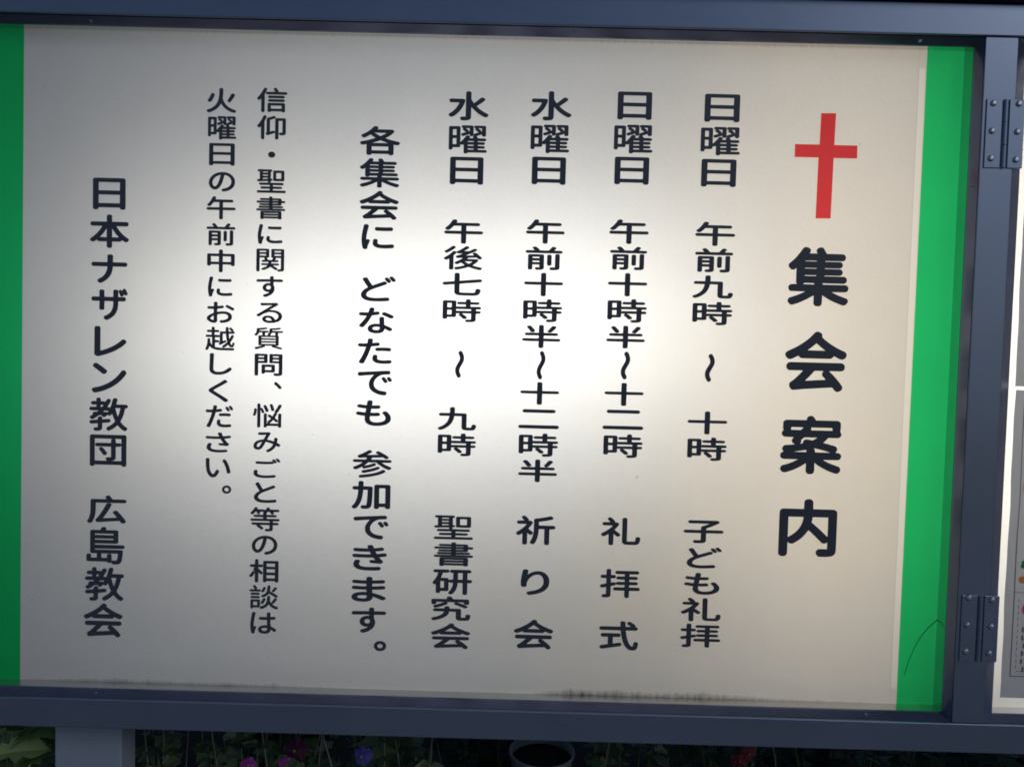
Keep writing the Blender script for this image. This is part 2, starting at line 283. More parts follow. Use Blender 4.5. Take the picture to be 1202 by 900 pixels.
# ------------------------------------------------------------------ lettering (outlines of the characters as x, y pairs in a 1000 x 1000 cell)
GL = {
 'T': {
  '会': [[858,1,841,8,827,18,787,70,779,73,316,35,157,16,138,18,121,24,98,45,83,83,80,108,88,132,101,149,157,192,210,244,296,342,289,345,85,345,62,350,40,366,26,391,24,426,32,451,54,473,71,480,88,483,913,483,944,475,967,453,975,437,977,421,976,399,972,383,961,366,947,354,916,345,732,345,725,342,797,274,855,211,922,130,945,94,949,78,948,59,943,43,933,29,894,4,877,0],[341,176,671,200,657,222,623,255,612,276,612,309,633,344,487,344,417,260,342,181],[62,532,46,538,32,548,3,586,0,619,5,636,15,649,32,663,166,731,277,802,369,875,411,916,470,984,487,994,506,999,540,995,574,975,584,962,590,946,592,929,588,908,646,857,718,804,802,752,874,714,972,670,991,649,999,625,995,595,978,567,955,549,930,541,908,543,883,551,788,598,776,576,763,562,743,552,724,549,272,549,241,560,213,591,112,538,88,531],[363,685,640,684,647,687,579,739,501,805,434,744,365,690]],
  '内': [[53,1,32,9,17,20,5,37,0,58,0,766,6,790,20,809,41,822,66,827,420,827,422,941,427,962,439,979,458,992,478,998,505,999,527,997,546,989,563,976,573,960,577,941,579,827,933,827,958,822,979,808,993,790,999,766,999,113,987,68,964,39,939,23,918,16,840,5,716,6,695,11,677,23,659,48,651,79,658,105,677,127,695,135,713,139,846,141,846,257,816,242,795,237,771,238,747,247,622,365,536,442,509,461,453,384,397,325,334,275,273,236,240,222,213,221,189,228,156,250,155,60,151,39,135,18,114,5,90,0],[156,334,159,332,255,395,307,440,343,482,372,527,400,594,413,644,417,689,156,688],[841,357,846,357,847,363,846,688,576,689,562,602,563,596,686,496]],
  '案': [[475,1,459,8,445,17,429,45,427,183,423,187,341,130,284,98,211,63,111,27,84,21,54,25,34,37,14,61,8,82,10,103,19,122,37,140,141,175,206,202,292,247,285,250,54,251,24,263,13,273,4,289,0,319,8,345,27,366,54,377,36,401,30,425,34,452,48,473,62,484,81,490,192,499,238,507,217,514,203,524,191,537,184,555,182,574,186,590,212,627,65,629,40,639,21,659,14,680,15,704,23,723,40,742,30,776,30,864,36,888,56,911,86,922,412,923,416,954,428,976,453,993,478,999,502,995,521,984,567,922,913,922,940,916,963,896,974,869,974,771,964,742,980,720,987,702,987,678,979,656,960,638,934,628,774,627,742,587,697,542,864,499,894,489,910,479,926,456,931,428,923,404,903,377,951,375,978,361,990,348,997,332,999,311,996,292,978,265,948,251,714,250,707,247,790,204,834,186,967,140,982,124,992,103,993,79,987,58,967,34,948,22,924,19,896,24,801,58,701,106,616,157,570,194,567,188,567,58,560,34,546,15,527,4,508,0],[233,377,423,377,426,380,427,414,244,383,230,380],[569,377,798,376,807,377,807,380,701,413,548,448,565,417],[322,521,334,520,363,528,366,550,373,566,385,580,402,590,434,595,521,579,569,606,590,622,593,627,384,627,353,598,335,587,337,553,332,537],[162,752,328,752,363,795,355,798,168,798,165,795],[492,752,834,752,841,755,837,795,834,798,497,798,491,795]],
  '集': [[477,1,450,15,434,41,431,184,307,110,188,52,93,18,66,17,44,26,16,57,6,79,6,97,10,113,18,126,31,138,166,188,263,233,285,246,55,249,39,255,23,268,14,284,11,302,11,324,16,340,28,355,42,365,63,370,151,372,137,393,132,412,132,638,128,640,107,621,88,612,69,611,50,616,34,627,7,658,0,681,3,702,15,721,90,790,131,836,183,905,226,974,244,991,263,998,285,999,317,991,333,984,346,971,354,955,356,937,353,919,340,897,342,893,466,894,452,934,453,953,460,969,471,981,485,989,512,998,534,999,554,993,571,979,620,893,888,892,904,887,917,878,928,865,934,849,935,819,928,799,914,782,893,772,604,770,597,766,598,761,604,759,839,759,855,756,871,747,888,724,891,694,879,668,857,652,836,648,601,647,597,641,604,637,839,637,858,634,879,619,893,595,893,566,879,542,863,531,844,525,601,525,598,524,597,515,604,512,912,512,928,509,950,497,965,473,967,438,957,414,939,399,917,392,574,392,570,388,570,374,577,370,944,370,960,367,974,360,986,348,994,334,997,297,986,270,963,252,942,248,723,246,828,195,974,143,989,129,998,111,999,89,993,71,971,44,950,28,925,24,898,29,766,80,682,121,571,188,570,52,564,30,552,14,534,3,517,0],[252,372,428,370,432,374,432,388,425,392,269,392],[271,513,458,512,461,513,462,521,455,525,274,525,271,524],[271,638,455,637,461,638,462,644,455,648,277,648,271,646],[271,761,455,759,461,761,462,766,455,770,277,770,271,769]],
 },
 'M': {
  '。': [[406,0,301,31,211,81,166,114,83,207,39,286,1,398,0,593,31,698,81,788,121,841,207,916,286,960,398,998,586,999,676,975,788,918,841,878,916,792,960,713,998,601,999,413,978,331,946,256,886,167,815,98,721,42,601,1],[469,278,511,274,578,291,653,339,698,398,725,496,698,600,657,653,601,698,503,725,399,698,346,657,301,601,273,503,293,413,339,346,406,297]],
  '〜': [[375,1,302,13,233,36,97,125,27,198,0,278,49,374,103,424,169,471,434,624,494,672,518,705,511,766,444,828,348,889,335,912,345,939,385,966,451,987,527,998,613,999,689,991,756,974,906,882,969,820,998,774,999,689,969,639,902,574,576,378,492,301,499,232,544,190,661,113,674,90,665,63,625,36,548,11,462,0]],
  'き': [[465,0,399,1,332,8,258,20,209,34,156,55,124,74,79,114,54,152,40,190,34,254,43,304,63,357,80,389,100,406,128,416,159,416,195,406,221,386,230,369,232,348,204,284,200,260,204,225,227,190,279,163,335,149,420,140,592,140,765,154,793,146,817,129,830,102,827,59,810,35,779,18,729,10,606,1],[768,272,561,295,526,307,504,328,496,348,497,372,508,392,529,408,568,417,668,409,606,508,473,501,163,501,61,508,25,524,2,553,0,594,19,624,54,641,82,642,209,634,332,631,487,634,539,637,542,640,501,732,261,729,128,735,68,744,40,763,28,790,29,825,47,851,68,864,96,870,349,859,455,862,435,930,441,959,454,977,473,989,529,999,568,991,594,971,603,953,623,877,627,873,701,883,832,908,863,906,892,892,913,868,918,839,913,813,891,789,863,778,670,743,708,653,789,663,906,685,930,686,955,680,976,667,989,652,998,629,999,605,994,588,980,570,962,559,916,547,780,524,832,444,885,383,894,351,883,322,863,298,842,281,810,271]],
  'す': [[313,1,289,12,258,48,252,80,262,109,286,129,345,151,411,183,467,225,474,236,414,238,357,253,313,280,277,315,256,348,237,406,234,465,244,518,261,556,278,583,322,627,366,653,425,671,508,671,508,720,345,719,49,705,19,720,2,747,0,791,13,821,34,837,58,843,503,855,506,859,504,938,508,962,530,988,547,996,565,999,612,995,630,985,643,971,653,941,651,856,941,855,959,851,977,841,989,829,997,812,999,771,986,741,959,723,938,719,651,720,653,571,675,518,688,439,688,394,681,339,668,286,653,245,609,171,574,130,523,87,464,48,411,21,348,0],[444,368,476,368,504,380,520,397,531,424,536,450,535,494,514,526,485,541,446,543,422,535,393,511,376,477,374,436,389,401,411,380]],
  'た': [[109,1,69,15,50,28,36,52,35,83,99,227,143,342,198,511,237,658,231,662,69,663,38,670,17,685,4,706,0,728,3,761,20,788,51,804,188,802,269,809,283,884,288,948,297,972,313,989,335,999,396,998,413,990,427,978,443,948,443,918,426,824,570,849,600,847,622,833,637,812,642,791,639,752,622,724,588,707,393,675,350,505,310,366,248,182,201,61,185,29,166,10,139,0],[683,10,604,22,542,40,497,68,455,110,442,137,432,167,427,218,442,324,454,345,469,358,491,367,512,367,545,359,567,342,577,324,581,306,575,261,576,209,591,184,619,167,658,157,704,151,805,151,942,166,970,156,989,137,999,110,997,74,982,43,958,25,924,18,808,9],[558,507,536,517,520,535,511,556,510,583,514,604,524,622,539,636,561,644,707,654,802,654,912,648,939,642,958,631,971,616,980,595,981,562,973,538,955,517,930,507,897,506,784,515]],
  'で': [[762,0,670,16,614,34,548,64,495,99,451,135,412,177,386,215,352,283,335,344,328,410,328,487,338,556,355,614,383,681,424,754,470,816,276,794,71,762,48,763,30,771,16,783,7,799,0,822,0,874,7,894,18,908,33,919,50,924,765,992,898,999,919,993,938,978,952,949,952,900,945,874,925,852,901,844,797,840,720,827,660,799,596,749,545,686,513,630,498,595,476,514,471,458,480,383,493,341,511,306,548,261,587,229,631,204,696,181,812,158,830,148,844,130,851,111,851,88,830,26,818,12,800,2],[803,500,782,510,767,526,698,656,695,682,702,705,716,725,735,736,768,737,794,720,829,663,870,582,872,549,858,520,833,502],[931,552,910,562,894,578,848,673,848,699,856,721,871,738,892,748,919,747,944,731,992,650,999,630,998,598,984,570,960,554]],
  'ど': [[401,0,338,2,228,18,178,32,124,55,82,82,48,114,20,158,5,195,0,227,0,294,8,332,26,376,58,428,104,481,196,554,119,702,42,863,43,889,56,912,74,925,115,941,156,940,174,931,187,918,260,758,328,634,656,798,684,799,709,790,728,772,746,737,748,720,744,702,734,686,718,673,394,513,297,455,250,421,206,380,174,335,158,289,158,248,171,215,190,194,214,178,272,157,319,148,391,141,457,141,599,151,747,170,784,168,809,153,824,131,827,82,821,59,800,34,772,23,596,5],[791,743,769,752,750,769,682,880,679,906,686,927,701,944,721,954,756,955,786,938,837,866,862,822,864,790,850,762,822,744],[926,789,907,796,890,810,817,924,815,950,821,970,837,988,857,998,891,999,919,984,960,929,997,868,999,836,986,809,957,791]],
  'な': [[459,1,408,11,348,34,312,59,285,88,268,120,256,172,259,219,268,248,285,280,321,318,359,344,393,359,432,370,477,377,597,375,589,527,589,591,593,608,606,629,630,644,654,648,690,644,718,626,731,597,729,547,738,338,826,297,937,225,954,207,963,190,966,170,962,149,946,123,928,107,907,99,883,99,859,107,784,162,745,184,736,129,721,94,696,62,656,30,600,8,558,0],[480,132,537,134,561,141,578,152,589,164,599,184,603,216,600,244,540,255,492,255,450,246,414,228,402,213,396,193,399,175,408,159,432,143],[80,225,41,244,23,260,13,286,15,312,134,496,205,629,222,669,215,673,128,670,59,673,35,679,14,695,3,716,0,751,5,771,23,794,53,807,236,805,272,809,288,870,303,954,312,974,330,990,351,998,375,999,411,992,437,971,449,942,448,919,427,829,522,848,543,848,561,842,582,826,594,806,596,774,591,753,577,733,555,720,381,685,301,504,246,399,193,312,137,236,110,224],[910,585,886,595,787,657,693,706,678,718,664,742,662,768,669,791,687,815,702,825,720,830,757,826,892,756,982,699,994,681,999,660,997,640,987,617,970,599,952,588,931,583]],
  'に': [[87,1,62,12,43,35,20,144,3,303,0,397,3,499,20,661,65,954,76,976,93,990,112,998,138,999,172,994,194,983,211,963,218,935,217,913,178,717,155,562,146,422,150,387,188,404,223,399,239,389,251,375,259,341,196,138,187,88,186,54,180,35,166,18,147,7,122,0],[603,48,520,60,470,77,432,95,403,115,373,151,355,185,346,219,345,291,360,378,371,397,387,411,410,419,435,419,466,410,487,394,495,378,500,359,490,288,494,257,508,234,523,222,545,212,587,202,644,196,716,196,941,218,969,209,991,188,999,163,997,110,984,85,960,69,878,56,761,46],[590,739,466,745,438,754,421,767,405,798,406,848,421,876,447,893,470,896,574,887,761,887,906,896,938,883,951,870,959,854,961,807,957,786,943,764,919,750,893,744,767,738]],
  'ま': [[262,1,180,13,129,28,89,46,52,72,30,95,15,119,1,157,0,213,7,239,27,277,45,298,96,336,140,357,201,374,284,387,357,391,433,389,429,483,259,484,93,493,57,498,31,509,11,530,4,551,5,583,13,601,28,616,49,627,71,632,273,617,425,615,426,715,422,719,277,722,129,731,60,740,31,756,14,780,11,815,22,841,49,862,82,870,317,852,425,853,427,941,433,962,458,988,498,999,534,999,555,994,577,983,592,968,601,941,600,856,700,861,881,878,913,878,939,869,962,850,973,824,970,788,950,762,924,749,885,743,599,724,598,624,603,620,617,620,791,632,895,643,932,641,964,625,981,601,984,562,973,536,942,514,899,505,758,493,606,487,601,483,601,442,610,359,696,333,791,298,920,233,979,195,993,178,999,154,995,133,977,107,957,89,935,79,906,76,877,79,733,162,621,210,616,207,614,154,597,107,571,72,519,34,483,19,447,9,393,0],[310,131,339,130,382,135,422,153,434,169,441,192,440,254,382,261,273,257,216,243,194,233,177,219,168,204,167,186,184,160,208,147,237,139]],
  'も': [[509,2,429,17,378,37,334,66,303,96,279,129,259,173,244,244,247,383,122,400,43,417,14,436,0,466,0,498,8,519,24,537,49,548,84,550,201,527,264,522,284,669,128,692,68,706,49,719,34,737,28,758,29,785,36,802,49,818,68,829,87,834,109,833,242,811,299,806,317,959,337,986,369,999,410,999,429,995,449,983,464,962,469,920,454,802,531,801,626,810,645,808,664,801,680,788,691,770,695,752,693,728,683,705,667,687,648,677,616,671,439,665,433,661,416,516,502,515,607,524,636,522,658,512,675,495,684,474,685,451,682,430,671,410,652,395,629,387,525,378,401,377,394,318,397,256,408,221,433,183,467,160,502,148,569,140,620,143,667,149,745,173,778,192,806,214,824,238,839,274,843,297,839,347,824,392,797,439,759,486,751,516,755,536,766,554,781,567,804,577,842,580,867,572,887,557,917,522,946,481,972,433,988,389,998,336,999,274,995,244,978,191,957,152,927,117,873,73,842,55,794,34,705,10,632,0]],
  'り': [[292,0,269,7,251,17,213,60,209,92,230,121,259,134,404,160,496,184,555,204,626,240,688,284,728,325,765,387,787,452,794,526,787,605,772,662,747,715,715,754,675,783,624,800,586,805,533,801,474,783,436,765,378,727,283,635,224,520,207,434,211,361,197,334,172,317,139,309,77,310,42,322,27,334,15,352,4,425,0,520,13,665,61,948,71,968,87,983,110,994,135,999,193,999,218,994,245,980,261,959,264,927,230,792,298,844,354,877,421,907,512,932,582,940,661,937,723,923,790,898,819,882,882,833,936,765,962,718,980,670,994,603,999,555,995,455,967,352,915,263,848,191,798,153,724,110,595,59,528,39,417,13,334,0]],
  'ザ': [[408,0,384,12,347,51,339,73,341,99,348,114,363,128,430,163,482,201,507,224,537,262,556,297,579,358,594,422,602,495,604,597,356,598,354,405,357,370,354,352,342,332,323,319,260,317,246,322,232,332,222,346,218,361,219,597,78,599,50,596,29,601,12,615,2,635,0,687,3,705,18,728,45,740,122,735,218,735,219,920,224,934,235,949,249,958,265,961,323,959,342,946,353,928,357,908,354,882,356,735,603,735,605,888,602,914,607,937,620,955,639,965,691,967,708,964,730,949,741,923,740,737,845,735,900,737,922,732,939,718,949,699,951,652,948,635,933,611,908,599,740,597,736,472,722,358,703,285,672,213,628,146,565,83,502,38,444,6,427,0],[831,751,811,760,796,777,752,897,751,917,757,937,771,954,790,963,807,964,820,960,844,940,866,894,891,827,892,795,881,772,859,754],[939,788,919,797,902,815,857,928,856,952,862,972,876,989,895,998,911,999,925,995,949,975,977,914,999,856,998,827,986,804,964,790]],
  'ナ': [[237,1,216,11,187,35,176,48,167,75,171,105,190,133,264,183,306,220,336,253,371,304,401,362,421,417,434,478,444,551,443,575,47,579,23,591,5,615,0,637,3,683,11,700,23,713,38,722,55,727,443,725,444,899,441,936,446,960,461,982,484,996,505,999,556,996,573,988,586,976,599,945,598,725,952,725,976,713,994,689,999,667,996,621,988,604,976,591,961,582,944,577,595,576,587,472,567,374,537,289,489,200,444,142,386,84,342,47,276,5,258,0]],
  'レ': [[93,0,58,16,20,45,8,62,0,84,4,887,0,932,10,964,35,989,64,998,115,999,144,994,166,981,182,961,190,938,186,880,187,191,264,210,383,254,554,335,634,382,723,442,778,484,859,559,880,572,920,576,957,562,989,526,999,490,995,468,981,445,885,354,804,293,656,200,572,157,383,78,133,1]],
  'ン': [[73,1,54,9,37,24,3,81,0,101,3,120,12,139,25,154,47,166,183,199,280,234,406,293,480,337,592,419,687,507,774,609,874,758,897,770,923,773,949,765,968,748,992,705,999,678,995,652,976,615,928,542,852,442,758,342,700,290,574,195,419,107,315,62,215,28,105,0],[332,628,306,642,202,737,63,851,45,871,33,900,35,930,54,964,76,986,96,996,115,999,134,997,154,989,328,851,428,758,437,738,440,715,436,695,425,675,380,633,357,626]],
  '七': [[486,2,422,7,372,23,336,53,316,87,305,127,301,158,300,492,81,457,57,457,37,461,20,472,7,490,0,510,0,538,7,558,20,575,40,586,300,632,302,949,308,969,319,983,333,993,350,999,383,999,403,993,422,978,433,955,437,654,937,735,959,732,979,719,992,700,999,674,999,648,992,628,979,612,957,600,436,515,435,200,439,155,450,141,488,134,776,134,801,139,815,150,825,175,837,257,844,280,859,300,884,312,912,311,942,296,960,277,969,251,969,220,963,172,943,98,923,61,898,36,879,23,835,7,774,0]],
  '九': [[53,1,31,12,7,40,0,65,4,92,20,114,57,136,109,175,151,216,189,266,214,307,244,371,263,429,282,512,295,605,290,609,80,609,61,613,41,625,28,647,24,669,28,702,45,727,72,739,303,741,307,804,307,945,311,964,324,983,343,996,365,999,403,996,427,978,439,950,438,741,696,739,723,729,742,705,747,683,747,133,756,130,865,131,872,153,876,211,886,236,898,250,912,258,928,262,947,261,968,252,982,242,993,227,999,208,994,139,978,73,962,45,941,23,922,12,901,6,874,2,729,2,688,10,658,26,640,45,629,65,617,125,616,608,430,609,426,605,412,492,391,401,369,330,352,288,310,208,260,139,201,78,141,31,101,8,80,0]],
  '二': [[43,2,21,16,6,41,0,67,0,113,4,139,16,161,32,176,52,183,945,184,964,178,981,164,994,142,999,117,999,67,992,38,972,11,948,0],[135,824,113,838,99,860,92,885,92,928,96,954,107,976,124,992,144,999,856,999,875,993,892,979,905,957,910,932,910,885,901,857,883,833,858,822]],
  '会': [[862,2,834,18,794,71,786,74,314,36,153,17,136,18,119,24,98,43,83,81,81,103,88,125,102,142,156,184,210,236,291,326,306,348,83,349,63,353,40,367,27,390,25,425,32,447,54,469,83,477,918,477,947,470,969,447,977,417,976,398,971,381,961,367,947,356,921,349,707,348,749,313,831,230,896,156,944,90,948,57,943,40,933,27,896,3,879,0],[325,167,348,166,684,192,686,197,628,258,618,280,618,299,625,318,656,348,484,348,413,263,329,175],[57,538,29,554,2,590,0,621,15,649,29,659,164,728,279,802,373,877,415,918,472,984,489,995,506,999,537,996,571,976,586,948,583,909,627,869,668,838,718,803,803,750,879,710,972,669,990,651,999,626,996,599,978,571,958,555,935,548,916,548,890,557,786,608,779,588,766,571,749,560,727,555,269,556,252,560,238,568,227,580,215,600,105,544,80,537],[343,681,668,681,582,747,501,817,430,752]],
  '前': [[702,0,677,12,662,35,654,73,658,90,666,103,680,116,697,122,763,121,796,123,800,128,802,656,813,676,832,690,851,695,887,693,904,686,915,676,924,661,927,645,927,95,923,71,912,49,896,31,876,18,851,10,802,2],[112,3,95,9,81,21,72,35,69,52,69,618,75,642,92,661,120,670,451,670,476,665,496,647,505,620,505,92,496,54,482,34,465,22,418,5,388,2,316,1,288,9,273,22,262,43,259,65,263,84,276,103,297,115,377,119,377,225,197,226,193,222,193,54,190,35,178,18,161,6,142,2],[628,190,611,196,599,206,590,220,585,236,585,612,592,635,608,653,628,661,658,662,677,658,693,647,703,634,709,615,709,239,702,214,683,196,661,189],[194,336,377,335,377,390,194,391],[194,504,374,503,378,507,378,553,371,557,197,556,193,553],[43,717,27,723,15,733,6,745,0,761,0,788,3,805,12,819,26,831,51,838,242,840,194,910,188,926,188,943,192,961,206,979,228,992,252,998,269,996,286,989,317,956,375,875,382,839,617,838,625,840,643,867,712,983,736,998,766,999,799,988,813,979,826,961,831,943,829,926,822,910,777,840,957,837,973,831,987,819,996,805,999,788,998,758,990,739,972,723,948,716]],
  '加': [[55,1,32,12,10,35,1,54,0,76,7,96,65,185,89,238,116,321,135,406,147,481,155,565,161,678,154,682,64,682,41,689,24,703,14,720,11,737,12,764,26,792,52,808,163,811,164,945,170,967,182,983,200,995,220,999,251,998,280,983,296,956,297,811,492,809,520,795,537,770,539,709,531,379,522,223,513,143,503,99,485,57,453,24,430,11,370,0,291,0,268,7,254,15,234,43,229,62,231,88,240,107,254,121,282,131,353,128,367,132,379,162,388,226,399,401,407,678,401,682,296,682,293,678,284,531,266,398,245,295,215,198,194,146,170,99,129,35,112,15,98,5,78,0],[620,1,603,9,588,21,579,38,575,54,575,820,579,842,597,867,611,875,628,879,940,880,960,876,974,869,988,856,999,825,999,68,996,46,983,27,966,14,946,8,918,8,895,15,878,29,867,49,863,76,711,77,707,74,703,38,685,13,659,1],[708,207,858,206,865,210,865,745,861,751,713,751,707,748]],
  '十': [[472,2,455,9,442,20,434,34,429,50,428,483,46,485,24,495,7,513,0,532,0,561,4,580,15,596,29,607,49,614,428,615,430,954,440,976,458,992,477,999,511,999,530,995,546,984,557,970,564,952,566,615,953,613,975,604,992,586,999,567,999,537,995,518,984,502,970,491,950,485,565,483,564,45,552,20,533,6,511,0]],
  '午': [[477,2,461,9,447,20,439,34,434,50,433,401,51,402,35,406,21,414,9,428,2,444,0,477,6,498,21,517,46,529,433,531,434,733,430,739,252,738,175,620,143,579,115,559,93,556,71,561,40,581,27,601,22,625,29,649,86,722,129,790,164,860,211,973,226,989,245,998,275,999,298,993,314,984,328,968,334,952,335,930,315,873,317,868,862,867,878,865,895,857,908,844,916,830,918,790,914,774,906,760,881,743,862,739,569,738,568,533,574,530,948,529,964,525,978,517,990,504,997,487,999,455,993,434,978,414,953,403,569,401,566,42,555,20,535,6,513,0]],
  '半': [[473,2,459,7,445,18,436,31,431,47,429,292,46,294,25,303,9,319,1,338,0,368,4,386,15,403,29,414,49,420,429,422,429,537,115,539,93,548,76,566,70,585,70,615,76,634,87,647,101,657,118,662,429,664,432,957,443,979,460,992,479,999,509,999,528,995,545,984,556,970,563,952,565,664,890,662,909,656,923,645,933,631,938,613,938,585,930,564,914,548,892,539,565,537,564,422,953,419,974,411,990,394,998,376,999,346,995,327,984,311,970,300,950,294,565,292,561,39,548,18,529,4,509,0],[705,672,680,683,663,701,656,726,662,752,714,841,771,949,788,961,807,967,826,965,854,956,874,941,885,922,889,898,883,876,817,763,768,690,757,680,741,672],[253,674,233,683,218,699,174,790,121,884,119,911,126,933,142,951,167,962,184,964,203,962,219,954,231,944,292,847,337,752,340,736,337,720,319,693,286,675]],
  '参': [[204,0,188,5,174,15,162,30,157,47,157,63,163,80,177,95,191,104,381,135,462,154,546,180,618,208,680,238,727,269,755,292,772,299,795,299,817,289,831,279,841,264,845,250,844,233,838,220,828,207,761,160,652,105,554,70,431,37,269,6],[274,173,258,178,245,187,233,201,227,217,227,233,232,249,244,263,258,273,383,305,464,332,568,376,632,410,649,412,666,408,682,398,692,384,697,360,688,334,672,319,624,290,571,264,470,225,350,188,291,174],[65,296,38,308,16,335,11,363,20,388,34,401,90,431,157,474,230,535,246,555,51,557,34,560,15,571,3,589,0,615,5,634,22,653,45,662,333,664,362,716,361,724,260,719,182,711,162,713,144,722,132,737,121,766,121,788,129,804,140,817,259,884,328,933,389,984,411,997,442,999,472,986,487,964,489,936,482,920,467,904,369,831,406,829,650,840,653,843,650,846,603,881,595,898,593,917,599,938,613,954,632,963,657,963,674,958,737,917,841,840,908,780,920,755,919,733,909,712,886,695,864,689,848,690,831,697,778,743,501,730,470,663,951,662,979,652,996,629,999,604,994,585,981,568,962,559,747,555,794,514,850,472,909,436,965,408,983,393,993,371,990,345,968,317,948,304,926,302,906,307,850,337,789,378,716,435,644,506,602,556,406,557,400,555,343,486,295,436,316,441,392,466,462,495,532,532,551,536,568,533,582,525,593,514,600,500,602,483,599,470,592,456,579,444,537,419,462,385,364,348,311,333,283,334,261,346,249,365,247,393,244,394,199,362,112,308,87,297]],
  '各': [[206,1,189,8,175,20,167,34,163,50,162,373,76,354,57,353,40,357,18,373,5,392,0,411,2,435,15,457,35,470,142,499,218,524,341,572,386,596,324,646,261,706,197,655,131,608,109,600,81,602,60,614,35,644,30,671,40,697,54,710,141,770,195,813,268,888,338,979,352,990,368,998,393,999,410,996,429,986,444,970,451,955,453,936,448,920,435,893,788,892,807,888,826,877,843,860,852,839,852,815,841,791,794,732,719,659,634,593,639,588,686,567,789,526,964,475,983,463,996,443,999,422,993,400,979,379,956,361,939,356,923,356,842,373,842,60,839,44,832,29,821,17,804,8,763,5,733,15,719,28,710,46,705,48,297,48,280,20,263,7,242,0],[294,167,705,167,709,173,708,299,702,302,297,302,293,296],[308,422,699,422,586,474,509,515,432,476,314,427],[506,663,512,663,583,711,628,746,654,775,364,775,371,765,433,714]],
  '団': [[48,0,30,6,15,17,4,34,0,51,0,944,4,964,15,981,36,995,60,999,942,999,963,995,980,985,995,964,999,941,999,54,995,34,984,17,971,7,954,0,907,1,879,17,869,32,864,49,859,50,137,50,132,49,122,23,104,7,84,0],[133,177,862,175,862,664,846,640,821,626,708,623,707,268,700,239,689,219,665,198,629,185,582,177,485,178,458,191,437,216,434,245,446,270,461,283,479,290,576,291,581,296,580,623,193,625,172,633,154,649,146,668,145,694,151,711,162,725,178,735,196,740,579,741,582,836,591,856,608,873,134,874],[396,350,376,357,360,370,319,441,255,532,251,552,256,575,268,592,287,603,305,607,325,604,340,597,356,583,405,523,442,469,464,430,467,398,455,372,426,353],[862,702,862,874,680,873,697,856,706,836,709,741,821,738,845,726]],
  '子': [[292,0,275,7,261,20,243,58,242,92,248,107,259,122,275,133,292,138,415,135,434,139,434,442,43,445,21,457,4,480,0,506,4,543,24,569,51,580,434,581,435,696,439,714,448,728,464,744,601,827,641,856,644,861,152,863,128,876,110,902,107,945,115,971,136,991,163,999,822,999,839,996,858,987,883,966,894,942,894,913,883,887,836,844,751,775,680,724,568,654,567,584,574,580,957,578,981,564,996,541,999,497,990,471,970,451,946,443,568,442,567,110,562,84,552,59,538,40,519,26,475,11,404,1]],
  '島': [[729,0,694,3,674,11,661,25,650,54,623,39,579,39,559,47,538,71,45,71,23,77,6,92,0,112,0,237,10,259,33,274,80,275,95,270,109,259,118,237,121,170,268,170,273,174,273,267,277,290,133,292,110,305,98,327,97,871,103,892,121,909,144,915,362,915,397,985,418,997,447,999,488,993,510,977,518,952,505,917,509,915,788,915,809,909,826,893,832,871,832,599,826,579,809,563,785,557,227,557,221,557,219,553,219,523,224,518,952,518,973,514,987,503,999,482,998,449,981,428,958,419,219,416,219,392,224,387,908,387,926,384,940,376,951,362,956,346,949,256,926,109,914,74,901,50,873,20,847,8,779,0],[660,90,691,104,767,102,785,105,794,112,807,145,816,185,829,289,384,289,389,270,389,174,394,170,538,170,541,242,553,267,567,277,585,281,620,281,641,272,653,259,659,242],[219,653,703,651,708,656,708,683,706,687,700,688,224,688,219,683],[219,781,703,779,708,784,708,816,706,820,700,821,224,821,219,816]],
  '広': [[57,1,30,15,13,32,2,51,0,70,3,87,32,150,50,202,74,323,86,450,86,807,91,829,104,846,121,857,140,861,492,862,467,920,467,953,476,970,493,986,517,997,536,999,561,993,580,978,644,862,946,861,968,856,985,843,999,816,998,774,990,759,979,747,951,735,218,733,214,417,200,285,185,211,152,98,119,26,107,12,93,4,76,0],[896,7,879,14,865,26,832,92,827,95,414,52,279,33,248,40,226,62,211,103,215,136,259,197,313,290,405,483,487,692,497,708,514,722,530,729,547,730,594,715,608,703,616,689,621,673,620,656,578,546,535,447,457,288,398,178,763,213,735,263,666,364,656,392,662,422,683,446,713,459,744,456,763,445,780,425,872,293,940,180,983,95,985,59,979,43,969,29,954,18,932,8]],
  '式': [[833,1,795,10,754,33,708,77,667,139,637,204,607,295,582,401,560,539,544,684,44,686,17,700,1,725,0,765,14,793,31,805,52,810,536,811,532,919,534,957,539,971,550,984,564,993,580,999,613,999,629,996,648,984,660,968,666,949,666,865,669,814,673,810,807,811,787,835,724,886,710,906,706,927,710,951,724,970,740,981,768,986,792,979,893,900,912,880,921,860,921,835,912,811,936,809,953,803,969,790,978,773,981,733,976,717,966,703,950,691,931,686,683,685,677,682,696,512,726,366,760,255,798,177,817,153,834,139,847,132,860,132,872,172,884,261,896,280,917,294,945,297,969,288,988,271,999,250,998,201,986,128,973,82,958,53,928,20,904,7,877,0],[63,39,47,46,33,58,24,72,17,91,17,123,33,150,58,163,224,199,225,447,221,453,88,453,63,462,46,479,37,504,39,536,52,560,71,574,93,578,496,578,515,574,531,563,547,539,549,504,541,479,523,462,496,453,354,452,353,228,360,225,507,256,542,254,564,239,577,215,577,182,564,158,547,144,523,136,91,39]],
